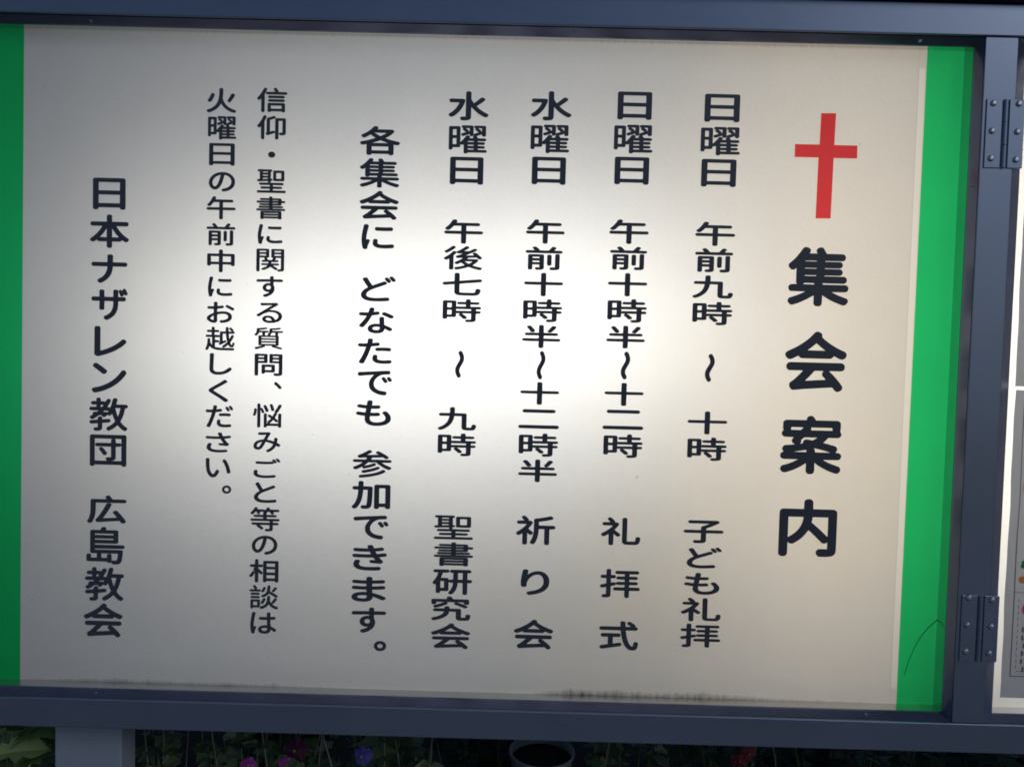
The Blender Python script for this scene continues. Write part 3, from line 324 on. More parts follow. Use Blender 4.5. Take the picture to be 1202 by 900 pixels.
  '後': [[172,2,148,18,137,46,137,455,131,454,81,413,62,409,40,413,21,427,1,460,0,487,10,509,84,577,134,632,188,703,236,774,258,785,283,785,308,775,330,753,337,771,346,782,429,848,511,929,556,981,572,992,603,996,638,981,654,959,656,929,650,915,636,896,531,795,529,790,652,793,780,893,809,898,842,882,857,866,864,844,860,823,848,806,735,720,578,618,575,613,603,612,777,624,749,667,747,684,749,700,757,716,769,727,790,736,809,737,829,731,848,714,908,643,971,558,991,523,992,495,985,482,972,468,942,454,920,454,900,463,888,476,856,524,851,526,639,512,609,468,616,465,845,464,876,453,892,438,901,419,902,400,879,354,823,275,750,198,851,153,978,113,992,97,999,76,996,54,983,32,967,17,950,9,931,8,900,16,837,35,760,67,647,127,525,67,407,24,332,5,313,9,296,21,279,51,275,67,279,89,294,108,310,117,374,133,451,159,525,190,546,204,511,236,454,303,387,254,365,240,352,235,332,235,316,241,291,263,282,277,279,305,291,329,406,414,453,457,488,498,487,501,467,502,357,491,336,498,319,515,309,539,308,558,313,576,324,591,387,622,490,684,374,680,349,694,332,722,314,686,254,596,253,38,244,18,225,4,208,0],[643,266,649,266,674,286,729,340,741,359,552,359,557,348,581,321],[54,705,29,722,13,746,11,771,21,793,81,845,139,902,211,989,228,997,250,999,266,995,283,986,300,964,303,934,296,915,263,874,184,787,101,714,79,704]],
  '拝': [[95,1,74,9,58,25,47,50,46,71,57,96,76,111,92,115,153,117,153,361,149,364,65,339,38,341,22,350,9,366,1,388,0,410,9,434,28,451,153,489,153,670,149,675,57,675,38,679,24,689,14,703,9,719,8,741,11,757,19,770,44,788,153,792,154,952,158,968,168,983,187,995,208,999,235,996,257,983,267,968,271,952,272,792,343,790,360,787,381,771,392,749,393,724,389,708,381,694,368,682,346,675,272,673,272,524,333,540,352,541,375,532,395,513,410,543,435,558,608,560,612,562,612,567,611,636,441,639,424,646,411,659,404,676,402,692,404,708,411,724,424,737,441,745,611,747,612,825,424,827,403,831,382,849,373,873,376,906,395,930,408,937,424,939,921,939,940,936,957,925,971,901,972,871,962,846,943,831,921,827,731,825,732,747,902,745,918,737,931,724,939,708,941,692,939,676,931,659,918,646,902,639,732,636,731,562,908,558,924,551,937,537,944,521,946,505,944,489,937,472,924,459,908,452,732,449,730,372,735,368,948,368,967,364,989,348,999,326,999,293,986,268,970,257,951,252,732,251,728,36,716,16,697,4,678,0,648,3,624,20,613,44,611,251,373,253,357,258,343,268,334,283,329,299,330,323,337,342,349,356,368,366,611,368,612,448,443,450,422,457,403,475,392,451,376,436,272,399,271,88,266,63,257,45,235,22,203,10,162,3]],
  '教': [[149,2,130,12,117,27,111,46,114,71,125,90,143,102,217,109,219,111,219,223,78,210,38,213,16,230,4,258,5,285,20,307,46,320,217,337,219,340,220,383,228,403,257,430,282,438,310,432,331,413,338,392,336,353,339,348,499,364,520,361,539,347,551,326,552,302,543,280,526,265,504,256,336,236,335,87,325,49,305,24,290,15,249,3,217,0],[491,10,467,24,448,54,445,81,453,103,466,118,550,172,602,214,637,253,670,296,643,367,594,525,565,484,547,469,528,463,510,464,496,471,477,486,415,428,390,417,369,418,350,428,337,443,328,468,255,467,160,391,108,356,87,347,68,346,48,353,25,375,15,394,15,419,25,441,93,487,87,511,87,530,93,547,103,560,130,573,203,575,235,606,230,609,40,611,24,617,11,628,4,642,0,658,1,680,8,696,20,710,35,718,51,721,176,721,182,724,182,778,179,783,92,784,73,788,57,800,48,813,44,830,44,849,55,873,78,889,179,892,182,895,182,952,185,969,198,988,219,999,257,999,274,991,285,979,294,958,295,898,298,892,382,891,398,886,417,871,451,941,469,960,485,967,507,968,523,963,542,951,557,925,555,895,520,818,468,724,512,717,537,698,541,702,549,724,572,792,614,963,629,984,653,995,675,995,702,987,717,974,727,955,728,930,700,811,702,805,954,805,981,793,992,781,998,767,999,734,987,711,965,696,930,691,904,560,876,457,845,373,808,294,841,242,873,201,911,162,977,109,984,95,987,79,985,62,977,46,954,23,938,13,914,11,892,20,848,52,808,90,735,182,663,109,594,53,526,12,510,8],[743,438,778,544,808,691,802,694,678,694,675,686,704,552,734,454],[466,560,472,563,493,598,496,606,493,609,390,609,361,577,366,574,439,573],[298,721,331,723,369,781,298,783,295,778,295,726]],
  '日': [[61,0,39,6,19,18,5,35,0,53,0,942,4,959,13,974,39,992,72,999,927,999,949,996,968,989,991,969,999,942,999,62,995,45,986,30,968,15,945,7,901,5,878,8,856,18,841,30,831,48,827,71,822,73,177,73,172,71,164,33,143,12,110,0],[172,207,826,206,827,475,173,477],[172,608,826,607,827,868,173,869]],
  '時': [[645,0,620,7,601,24,590,51,591,78,605,103,628,116,736,121,737,367,734,372,514,372,501,370,527,349,567,305,608,254,633,213,636,186,629,165,612,146,586,132,555,131,529,146,487,208,422,291,416,313,420,337,434,356,456,370,383,372,357,380,355,375,354,251,347,232,332,216,318,208,302,205,126,204,122,165,117,148,103,131,81,120,39,121,22,129,9,143,0,173,0,877,8,903,25,922,53,930,299,931,315,928,333,920,347,903,354,882,355,674,357,669,380,674,592,675,597,677,597,755,595,760,410,763,393,771,379,787,372,806,371,828,376,844,385,858,399,869,416,876,595,877,600,963,613,984,636,998,681,999,698,992,712,979,722,955,726,877,904,876,928,868,946,852,954,831,953,801,941,779,921,765,899,760,726,760,723,755,723,680,728,675,949,674,969,669,983,658,993,644,999,626,998,601,990,583,974,567,954,559,868,558,865,494,871,488,943,488,969,478,982,464,989,448,991,426,988,409,974,387,952,374,866,370,865,108,857,65,847,46,820,23,781,10,731,3],[124,324,131,321,226,321,231,324,232,507,229,512,129,512,124,510],[355,483,357,480,388,488,734,489,737,494,736,555,731,558,383,558,357,563,355,558],[124,634,131,631,226,631,231,634,232,809,229,814,129,814,124,812]],
  '曜': [[421,2,401,17,391,39,390,323,387,330,367,313,350,307,327,309,305,321,303,250,294,232,279,221,259,216,107,215,101,156,89,139,71,129,42,128,28,131,13,141,3,156,0,176,0,917,5,941,22,959,48,965,262,965,282,959,298,943,304,920,304,420,307,413,365,485,415,564,448,625,464,642,481,649,504,649,531,639,546,626,555,610,557,596,554,579,541,553,546,550,638,551,639,553,628,585,628,602,637,622,657,639,646,658,636,636,618,623,586,619,566,624,554,633,545,647,541,693,538,694,381,621,356,621,333,635,325,647,319,670,322,690,330,705,350,719,446,761,390,814,364,843,359,857,361,874,377,900,343,914,333,927,328,943,330,968,343,988,370,999,598,999,615,997,632,986,641,974,646,957,646,701,649,692,659,707,671,715,777,761,715,817,691,843,687,857,688,874,704,900,675,909,657,928,653,960,665,985,680,996,697,999,926,999,947,994,963,979,970,957,971,661,964,639,951,624,934,617,903,616,886,621,873,630,864,644,860,687,857,690,727,627,766,551,940,550,960,542,975,525,979,508,977,480,967,463,951,452,934,449,769,449,763,446,763,417,766,414,903,414,920,410,942,392,948,366,946,352,940,337,928,326,914,320,765,318,763,280,914,276,928,269,940,258,946,244,948,230,946,215,938,201,914,186,765,184,763,150,769,144,969,141,986,130,997,113,999,85,994,67,979,50,957,43,504,42,493,19,475,5,458,0],[503,144,649,144,652,147,652,181,646,184,504,184,501,178],[503,278,649,278,652,281,652,315,646,318,504,318,501,312],[107,326,193,326,199,328,199,534,197,539,111,540,105,537,105,332],[503,414,649,414,652,417,652,445,646,449,504,449,501,443],[107,647,193,647,199,649,199,849,197,855,111,855,105,852,105,653],[513,792,532,797,541,803,541,901,535,903,438,902,440,897,507,838,515,817],[840,792,846,791,860,801,860,901,854,903,768,903,766,900,834,838,842,817]],
  '書': [[187,0,171,3,154,13,144,27,140,43,140,321,147,342,165,358,190,364,826,364,851,357,868,340,873,318,873,46,866,24,848,8,828,3,784,5,767,14,753,32,747,35,266,35,260,34,249,16,232,4,218,0],[260,132,266,129,744,129,750,132,750,151,744,156,266,156,260,154],[260,251,266,248,744,248,750,251,750,264,744,269,266,269,260,267],[47,372,30,375,16,383,5,396,0,412,0,434,7,450,19,463,36,470,431,472,436,474,436,488,431,490,117,491,98,497,82,512,76,531,78,555,92,574,112,584,431,585,436,587,436,601,431,604,142,604,128,609,114,620,106,633,103,649,106,666,114,679,140,694,431,695,436,698,434,716,47,717,28,722,14,733,3,755,5,781,19,803,42,813,431,814,436,817,436,830,431,833,162,833,145,836,123,851,114,876,122,903,142,920,162,924,434,925,438,965,450,986,475,999,518,999,537,991,551,976,556,962,560,925,820,924,839,920,856,908,865,892,868,819,870,814,963,813,982,803,995,787,999,771,997,749,990,736,977,724,957,717,873,717,868,714,866,639,856,620,839,608,820,604,562,604,557,598,557,587,562,585,879,585,901,579,921,560,926,547,926,531,915,507,893,493,562,490,557,488,557,474,562,472,963,470,988,455,996,442,999,428,998,410,993,396,985,385,971,376,949,372],[557,698,562,695,742,695,747,698,747,711,742,717,562,717,557,714],[557,817,562,814,742,814,747,817,747,827,742,833,562,833,557,830]],
  '本': [[474,2,449,15,433,42,430,193,224,195,208,202,193,214,185,228,180,248,110,193,82,181,63,181,43,186,30,195,9,217,2,233,0,249,2,265,10,281,101,357,182,444,249,535,314,650,308,654,51,656,30,666,16,683,9,701,9,731,13,750,24,766,38,777,57,783,430,785,431,944,434,962,446,981,464,993,483,999,511,999,527,996,544,987,556,973,564,957,566,785,936,784,961,777,982,758,990,734,988,693,975,671,953,657,933,654,683,654,678,650,739,543,811,446,883,371,983,293,996,273,999,252,995,233,981,212,958,190,933,181,911,182,891,190,817,246,810,225,800,212,786,201,769,195,566,193,565,53,560,31,547,15,527,3,511,0],[250,322,430,322,430,593,377,500,340,440],[566,322,736,321,742,325,697,378,651,443,566,588]],
  '水': [[337,0,312,13,297,35,288,73,290,89,297,105,312,121,331,130,417,131,426,138,427,954,439,979,458,994,478,999,517,998,545,984,561,957,563,728,587,671,627,597,633,599,693,661,790,774,807,787,829,794,857,791,885,774,901,755,908,739,908,720,904,704,896,690,827,617,697,494,747,429,816,357,888,297,970,245,984,232,998,210,999,183,993,167,979,148,949,124,918,120,883,135,799,194,727,258,652,343,564,464,563,132,559,94,549,62,539,46,522,30,492,14,423,1],[57,116,35,127,7,156,0,181,4,208,18,227,95,297,162,383,217,483,243,545,263,607,256,610,65,610,46,615,26,628,13,650,11,687,18,709,38,729,65,738,345,738,384,726,398,715,407,701,413,685,412,666,398,604,371,518,340,437,300,356,250,278,180,192,140,153,101,123,79,115]],
  '研': [[801,1,785,9,772,21,764,36,760,53,759,469,756,476,638,475,634,401,620,295,591,184,548,90,514,39,493,19,477,12,461,11,428,23,407,47,400,79,407,104,441,159,462,201,483,258,507,373,515,472,512,476,442,479,426,487,407,506,406,193,403,176,394,159,377,144,356,137,198,136,196,101,190,81,176,64,155,53,122,54,107,61,96,73,86,90,83,107,82,398,50,397,23,412,3,447,0,475,5,498,54,589,85,670,111,755,136,869,131,873,58,874,42,880,28,892,16,914,13,943,19,966,34,986,50,996,66,999,369,999,391,994,410,980,422,957,424,926,418,903,401,883,375,873,259,870,230,740,210,669,216,665,353,665,372,661,391,647,402,629,406,612,407,575,426,594,442,603,514,605,518,609,518,866,514,870,482,870,466,874,450,885,439,900,432,923,433,951,441,971,456,989,471,997,487,999,922,999,946,993,965,977,975,957,978,937,975,912,965,892,954,880,938,872,885,870,881,866,881,609,885,605,952,605,975,595,987,584,996,566,999,549,998,524,987,498,965,481,946,476,882,475,880,47,871,24,852,7,831,0],[198,264,289,264,289,535,198,535],[641,606,758,607,758,869,640,868]],
  '礼': [[236,1,219,8,206,20,198,34,193,50,192,398,96,323,70,314,45,316,23,329,4,358,0,380,3,405,15,424,108,492,192,570,241,627,294,702,287,706,72,707,45,721,29,748,27,773,32,792,45,810,62,821,81,826,224,827,205,859,168,911,161,938,165,962,178,981,200,995,222,999,244,995,260,984,322,908,347,867,349,851,347,827,396,826,413,821,434,806,448,786,452,754,441,721,398,643,338,556,475,416,484,399,488,380,482,356,462,328,440,316,415,314,399,319,385,328,330,394,317,404,315,45,306,23,287,7,266,0],[668,29,611,37,592,43,578,52,557,75,546,96,534,153,533,943,538,962,549,979,565,991,584,996,614,995,635,986,652,968,659,946,659,180,663,153,668,149,682,147,842,147,856,151,862,158,870,188,879,277,894,299,916,314,946,316,973,306,991,288,999,264,993,183,980,123,959,78,929,48,897,34,851,27]],
  '祈': [[202,1,186,8,173,20,164,34,160,50,159,387,91,335,75,328,59,326,37,332,18,347,6,369,0,396,2,415,13,434,97,503,167,573,222,642,263,706,257,710,59,711,31,725,15,752,14,777,18,796,31,815,48,826,67,830,197,831,187,853,143,913,136,940,140,962,153,981,173,995,194,999,213,997,232,986,257,962,297,910,311,888,317,872,318,853,313,831,363,830,379,826,403,810,417,790,421,763,416,739,379,665,309,556,420,445,429,429,432,410,428,385,412,361,395,348,373,343,354,344,335,353,287,405,285,45,275,23,257,7,235,0],[761,4,745,11,731,23,723,37,719,53,719,540,715,546,580,545,573,412,548,246,510,119,477,48,462,34,444,26,422,24,403,29,384,40,367,59,359,78,358,97,409,227,436,358,445,434,450,532,450,850,457,878,471,894,490,904,658,939,764,967,856,997,878,999,894,995,908,987,927,970,939,951,942,932,940,913,932,897,918,883,886,870,818,850,704,822,588,799,579,793,580,674,949,672,965,668,979,660,990,646,997,630,999,600,996,584,987,567,970,554,946,547,851,545,849,50,840,27,821,10,799,3]],
  '究': [[58,0,32,14,10,43,6,71,16,98,38,115,139,158,191,187,233,218,266,249,294,287,317,333,326,369,320,372,102,372,83,376,61,390,47,412,45,444,52,466,71,486,97,495,333,496,335,542,340,561,356,580,378,591,423,591,437,585,451,575,465,550,467,499,470,495,707,495,730,488,747,474,756,458,759,442,759,141,762,133,864,133,869,155,876,231,888,250,911,264,939,267,967,258,986,241,997,220,999,201,993,144,983,92,968,57,939,25,919,15,891,9,730,9,699,14,676,23,654,40,640,62,631,92,627,125,626,371,465,372,461,369,444,290,434,260,416,225,384,179,340,133,286,91,192,39,91,1],[100,523,74,536,54,564,51,594,65,621,83,633,136,655,230,702,314,754,326,764,133,764,131,705,116,677,102,666,83,660,52,660,35,664,21,672,9,686,2,702,0,718,1,840,13,865,35,881,58,885,401,886,403,889,385,932,386,949,392,965,406,981,423,991,465,999,490,992,509,976,559,886,908,885,936,875,956,851,960,829,959,710,945,683,919,667,872,666,855,672,841,682,827,710,824,764,646,764,816,678,903,623,918,599,920,572,908,547,883,528,855,524,830,530,713,601,593,666,577,691,576,721,590,745,618,764,401,765,392,764,392,762,413,737,419,710,413,688,398,669,314,614,247,576,139,525,122,521]],
  '聖': [[39,0,25,4,11,14,3,26,0,41,0,67,5,81,16,96,30,103,441,105,443,113,441,171,161,172,146,177,134,189,127,206,126,227,128,241,136,256,148,265,161,270,441,271,443,325,438,331,115,331,99,336,85,349,77,369,78,401,88,419,107,431,401,436,381,459,375,499,82,476,39,478,16,494,7,517,5,531,8,549,17,564,36,576,82,579,96,581,98,586,98,897,52,901,32,912,24,923,20,938,20,961,24,976,39,992,60,999,490,999,509,994,520,985,528,973,531,941,526,923,515,909,501,901,480,897,479,610,482,605,509,603,526,592,538,572,539,549,534,533,523,520,501,510,480,505,477,462,469,447,455,436,468,433,881,433,895,429,907,421,916,407,920,392,919,369,913,352,900,338,884,331,555,331,553,323,555,271,835,270,851,262,861,250,867,235,868,215,865,201,857,186,846,176,832,172,555,171,554,108,558,105,966,104,985,94,997,76,999,41,994,23,980,7,958,0],[597,502,583,506,569,516,562,528,558,543,558,915,566,941,580,953,599,958,903,958,928,949,940,935,944,915,944,546,936,519,922,507,906,502],[201,589,219,587,375,599,377,633,372,636,203,635],[663,613,671,610,832,610,837,613,837,848,835,853,668,853,663,851],[201,729,205,726,375,727,377,767,372,769,203,769],[201,862,205,860,375,860,377,897,372,900,203,899]],
  '集': [[487,0,470,3,457,11,441,35,440,193,437,197,355,143,300,111,178,53,85,18,63,17,42,24,22,43,6,71,8,101,16,114,27,123,134,162,209,193,266,221,314,250,308,252,57,252,40,255,21,269,10,293,13,328,30,350,57,358,434,358,440,361,442,396,437,399,258,399,253,397,239,377,220,368,176,367,153,375,140,391,134,410,133,662,129,662,90,629,63,622,49,625,35,633,10,657,1,673,0,695,8,714,54,755,117,820,181,902,226,975,242,990,258,998,278,999,311,992,324,985,336,972,343,956,343,939,319,893,322,891,479,891,480,896,460,939,464,967,473,980,487,989,512,998,531,999,550,994,566,980,616,891,892,890,917,879,932,855,933,825,928,809,914,793,898,786,594,785,589,782,592,755,842,755,869,747,885,728,889,700,878,676,859,663,842,660,592,659,589,633,594,630,853,629,867,625,881,614,890,597,892,581,889,565,881,551,856,536,592,535,589,508,594,502,930,501,952,489,964,470,966,440,957,418,941,404,922,399,564,399,560,396,561,364,567,358,950,358,976,350,994,328,996,293,986,269,966,255,950,252,699,252,691,250,793,197,977,129,990,117,998,101,999,84,994,68,975,43,955,29,933,24,908,29,801,69,694,121,564,200,561,195,561,46,558,30,548,14,534,4,520,0],[256,505,261,502,468,503,470,532,465,535,258,535],[256,633,261,630,468,630,470,657,465,660,258,659],[256,757,261,755,468,755,470,782,465,785,258,784]],
 },
 'S': {
  '、': [[719,6,642,52,343,381,24,691,0,762,11,842,45,895,139,976,192,997,253,999,306,981,363,940,754,565,974,319,996,265,999,212,988,159,961,114,842,16,780,0]],
  '。': [[395,0,303,28,211,78,157,121,80,209,37,286,0,402,0,595,30,696,80,788,153,873,211,919,288,962,403,999,588,999,673,977,788,919,846,873,919,788,962,711,999,595,999,410,980,333,942,248,884,163,811,94,719,39,604,0],[476,256,511,253,588,272,668,325,718,394,745,495,718,603,673,665,611,714,503,744,395,717,334,672,285,611,254,510,273,410,326,329,397,279]],
  'い': [[258,2,221,16,178,45,142,84,115,122,67,230,42,324,29,394,13,538,6,646,0,933,3,954,14,975,28,989,47,998,98,999,116,994,139,978,152,950,151,639,164,468,176,391,196,311,215,262,245,209,258,195,283,181,303,178,322,188,341,209,362,244,416,377,429,393,444,404,473,408,498,398,524,370,540,335,540,300,505,202,482,153,434,76,402,41,359,11,321,0],[898,219,874,234,859,258,826,447,789,590,745,716,677,856,675,888,684,916,703,937,728,948,763,949,790,937,814,905,845,849,903,713,949,569,965,503,995,345,999,307,997,276,985,251,968,235,930,218]],
  'お': [[224,2,185,12,131,36,60,87,25,128,7,164,0,191,0,230,12,272,25,299,78,364,149,422,246,475,251,541,251,652,245,655,131,652,57,658,36,670,24,687,18,706,18,736,23,754,33,768,48,780,62,785,155,781,248,784,251,787,254,853,251,942,255,963,267,981,287,995,305,999,338,999,356,994,370,984,382,969,387,954,383,829,385,799,452,808,547,828,568,828,586,823,601,813,613,797,619,778,618,748,612,730,598,713,580,703,503,686,382,667,377,526,383,524,482,546,563,556,655,555,712,545,766,527,829,489,883,431,902,392,914,353,918,287,908,224,883,166,856,129,817,91,748,50,658,20,575,6,521,7,494,21,479,45,470,86,474,104,482,118,496,131,512,138,584,143,655,161,694,177,730,200,760,232,777,269,781,320,774,347,760,374,739,395,697,418,649,431,619,434,539,431,464,419,385,398,380,389,383,134,370,71,349,36,332,20,311,8,281,0],[228,140,245,143,254,161,254,257,251,335,248,338,200,309,158,270,138,236,133,218,138,197,158,173,200,148],[919,606,903,613,850,653,718,736,695,754,684,772,680,796,685,817,700,840,730,855,751,855,769,850,886,781,984,712,994,697,999,679,998,655,991,637,975,619,958,608,940,605]],
  'く': [[841,2,804,14,674,97,456,220,110,401,52,436,24,462,5,486,0,504,2,536,19,564,59,599,101,625,600,883,769,986,797,996,826,999,875,990,908,975,942,952,952,937,956,919,951,901,939,887,735,778,293,555,269,539,252,519,263,504,292,483,735,256,908,162,982,115,996,97,999,80,994,62,980,45,909,5,879,0]],
  'ご': [[388,2,329,3,271,9,209,21,166,34,120,54,95,69,46,111,16,160,4,200,0,237,3,286,14,343,24,377,39,394,61,404,92,405,123,398,144,383,156,354,143,274,144,249,152,217,163,200,182,183,231,157,289,142,360,133,477,133,579,139,659,148,764,165,795,161,816,145,827,120,826,74,813,51,788,34,665,15,573,6,425,0],[323,701,135,708,98,719,83,733,76,747,75,796,89,822,116,837,163,838,308,829,495,829,693,841,727,833,724,845,697,887,694,916,701,933,715,947,730,955,748,958,776,951,797,933,867,821,867,798,860,781,844,764,825,755,804,754,785,759,770,769,751,792,750,756,745,738,730,721,708,712,465,699],[927,804,909,813,894,827,828,933,826,953,832,973,847,990,866,999,896,999,924,982,956,939,998,870,999,841,983,816,958,803]],
  'さ': [[466,3,413,3,349,10,264,26,218,40,146,74,105,105,77,133,57,166,41,211,35,276,44,324,71,398,91,434,116,455,148,464,187,459,211,448,230,428,235,410,235,393,201,312,197,247,205,223,222,199,264,170,342,146,444,134,632,136,794,151,826,144,851,125,861,101,859,65,844,42,816,25,653,6,505,0],[805,333,558,355,531,366,513,383,505,404,507,431,520,452,540,466,572,473,706,467,635,573,579,674,399,666,285,666,52,676,21,690,3,714,0,758,12,785,35,802,63,809,257,797,508,797,522,800,479,919,477,946,485,967,501,984,522,995,544,999,593,995,611,986,625,973,668,848,685,812,837,836,918,853,946,852,971,843,991,824,999,797,996,761,975,736,953,726,904,715,737,687,815,559,869,488,911,443,920,422,917,386,882,345,847,331]],
  'し': [[302,3,260,7,196,22,158,36,113,61,69,96,45,125,19,174,5,228,0,318,15,738,11,945,16,963,30,980,49,992,71,998,132,999,158,994,185,977,199,951,181,582,177,270,184,237,197,207,230,173,279,151,355,138,464,141,525,150,581,163,645,186,698,212,777,264,858,336,895,350,925,349,953,339,979,318,999,285,998,261,988,240,935,189,844,123,774,84,733,66,642,33,551,13,445,0]],
  'す': [[311,1,288,13,260,46,255,76,265,102,286,120,374,155,425,183,470,218,486,239,416,240,359,255,315,281,279,316,260,346,240,405,236,465,247,518,264,557,282,584,323,624,356,645,386,657,431,669,513,667,515,726,509,729,344,726,47,712,20,724,3,750,0,791,11,820,29,835,53,841,509,854,512,860,509,946,513,964,533,989,548,996,565,999,614,995,631,984,642,969,649,946,646,860,649,854,946,853,964,849,978,842,997,815,999,774,987,747,961,729,889,726,865,729,653,729,646,726,649,572,671,518,685,441,685,394,678,340,665,287,650,245,606,171,571,129,521,86,464,49,407,20,347,0],[447,361,479,362,509,376,531,405,542,447,542,491,532,512,515,533,482,548,440,547,404,531,382,506,368,468,370,426,385,394,410,373]],
  'だ': [[103,1,63,16,46,29,34,50,32,77,91,217,132,332,187,511,225,666,219,670,57,670,31,677,14,690,3,708,0,727,2,766,17,791,43,804,172,799,252,806,268,891,272,954,280,976,295,991,314,998,343,999,375,994,400,976,411,948,392,821,536,847,559,845,580,833,592,815,596,797,594,754,580,729,551,715,362,681,320,502,282,366,227,190,182,68,165,29,150,11,126,0],[629,13,559,25,522,37,476,62,431,108,417,135,408,165,404,220,418,323,427,341,441,354,464,362,499,357,516,350,530,335,538,305,533,256,534,211,548,181,571,164,617,150,660,143,753,143,886,159,909,151,927,132,934,111,932,71,920,44,897,27,871,21,776,11],[519,514,502,524,488,542,482,560,482,590,486,608,495,624,510,635,525,640,660,650,753,650,859,644,883,638,897,629,909,615,916,596,916,560,911,542,897,524,874,513,839,512,736,521,611,518,554,512],[807,739,793,746,780,760,718,875,716,900,721,921,736,939,753,948,782,948,805,933,849,860,874,809,875,778,860,751,837,738],[932,787,917,794,904,809,839,927,838,948,844,969,857,984,874,994,891,996,906,993,932,973,970,912,998,857,999,827,984,799,961,787]],
  'と': [[484,3,377,7,280,20,207,37,153,57,103,85,55,124,23,170,10,199,0,243,0,305,10,349,27,387,61,439,103,485,173,541,242,588,145,747,55,915,55,940,70,965,92,981,138,997,161,999,184,995,203,986,223,968,314,794,366,707,396,667,834,860,865,861,896,851,917,834,939,800,942,781,937,763,925,747,904,732,507,564,380,502,311,461,230,395,191,339,177,283,181,258,191,233,218,202,246,186,323,159,419,146,557,143,730,152,927,174,961,167,986,149,999,121,997,71,979,47,946,28,715,6,530,0]],
  'に': [[79,2,57,15,43,34,20,141,3,301,0,396,3,500,20,660,65,956,74,975,91,990,108,998,134,999,169,994,188,984,203,965,210,940,168,720,146,562,136,421,140,369,175,395,191,398,210,396,226,388,241,374,249,358,251,339,188,138,178,84,177,50,172,34,159,18,140,6,114,0],[600,49,521,61,473,77,434,96,406,116,376,150,358,185,349,220,349,289,365,377,373,393,389,406,409,413,431,413,462,405,482,389,494,358,484,285,490,251,505,227,521,214,543,205,610,191,722,187,946,209,971,202,991,182,999,160,998,109,984,84,962,69,882,57,764,47],[588,748,466,753,441,761,424,773,410,802,411,852,424,878,450,893,469,895,575,886,767,886,907,895,939,883,959,855,961,811,958,792,943,770,920,757,895,752,767,746]],
  'の': [[541,2,513,20,492,60,490,93,502,122,528,142,586,156,656,181,698,205,741,236,772,265,802,305,826,348,845,402,856,458,860,508,856,561,846,617,808,707,759,771,723,800,674,828,635,842,604,850,589,847,572,737,541,581,519,494,472,352,439,275,389,191,360,156,307,112,261,94,200,93,164,105,113,139,67,194,36,252,14,318,0,405,3,531,24,621,60,707,99,770,128,807,165,847,214,890,292,940,358,969,401,981,443,991,522,999,616,991,692,972,771,935,814,908,856,870,918,793,957,720,979,657,995,581,999,528,996,428,978,342,942,252,921,215,886,169,820,106,768,71,714,42,610,8,568,0],[222,259,240,259,255,266,286,295,312,338,350,425,388,544,414,651,440,797,446,840,443,845,413,839,361,818,316,791,276,761,215,694,187,651,163,601,149,561,137,501,134,461,140,395,148,355,170,304,197,272]],
  'は': [[78,2,57,14,40,36,19,141,3,293,0,382,3,487,21,676,62,957,70,975,84,989,102,998,123,999,159,994,177,984,192,966,198,941,165,759,144,608,131,478,128,404,132,342,135,340,165,353,195,348,218,327,225,296,177,135,168,89,167,49,162,33,150,17,132,6,108,0],[509,8,470,14,419,29,381,49,346,76,326,104,306,154,302,184,306,240,323,283,343,314,367,339,407,365,449,382,512,396,570,400,645,396,636,645,630,648,482,645,367,654,346,666,333,685,329,703,330,744,346,772,361,782,376,786,452,780,635,781,637,919,634,944,639,968,654,987,672,997,733,998,760,982,773,953,773,790,923,804,950,793,968,766,968,713,959,694,944,681,920,671,772,653,771,567,780,382,784,354,870,308,928,268,977,228,997,200,999,163,992,146,968,113,947,103,923,103,901,111,835,168,788,200,771,126,753,89,717,50,684,29,624,10,597,6],[513,138,576,138,603,144,621,154,639,175,648,200,652,225,651,265,618,274,545,281,482,268,446,246,435,231,430,215,430,197,438,175,452,161,470,150]],
  'み': [[533,1,507,15,485,42,478,70,485,101,501,121,550,151,593,184,645,237,698,319,731,399,726,408,625,458,536,486,475,499,455,499,383,325,328,213,308,183,276,148,239,123,175,107,147,108,98,121,64,141,37,170,11,216,0,266,3,350,18,406,46,460,69,492,106,532,150,564,199,591,265,615,374,634,465,853,461,857,420,857,239,844,216,844,199,850,184,860,172,878,167,897,167,925,171,943,178,957,204,977,458,987,567,999,599,989,621,968,635,940,634,906,572,782,515,645,510,626,622,599,760,546,766,583,770,679,776,698,786,713,815,728,856,724,881,710,896,685,898,667,895,620,879,483,974,416,991,396,999,374,999,350,984,306,974,291,959,281,942,276,925,276,904,284,844,330,818,265,781,197,743,145,708,107,642,50,590,15,559,0],[155,250,170,248,190,254,207,268,225,294,282,409,317,496,273,487,219,461,178,431,158,409,130,356,124,331,122,306,124,284,133,266]],
  'る': [[466,1,388,15,333,35,282,66,246,102,223,153,219,204,230,247,257,291,305,331,364,355,443,366,491,363,532,354,576,340,607,323,667,273,708,210,727,160,758,175,797,204,821,232,839,264,852,314,852,362,845,390,825,428,804,454,744,495,703,512,624,528,508,530,487,538,470,554,454,530,439,517,360,490,264,438,192,385,107,312,90,305,69,304,36,318,10,343,0,365,2,390,16,413,599,865,573,867,257,851,199,852,174,862,157,881,147,906,149,941,168,968,199,980,278,977,405,980,655,990,755,999,782,997,808,982,840,944,845,916,834,890,507,640,645,641,720,631,799,607,837,589,892,554,927,520,956,482,977,444,991,403,999,356,999,324,995,283,979,229,953,175,914,128,864,86,785,44,693,15,624,4,590,0],[489,121,535,120,580,123,592,128,582,162,564,194,545,216,521,234,491,248,446,256,412,252,377,236,364,223,355,204,356,185,371,159,415,134,463,123]],
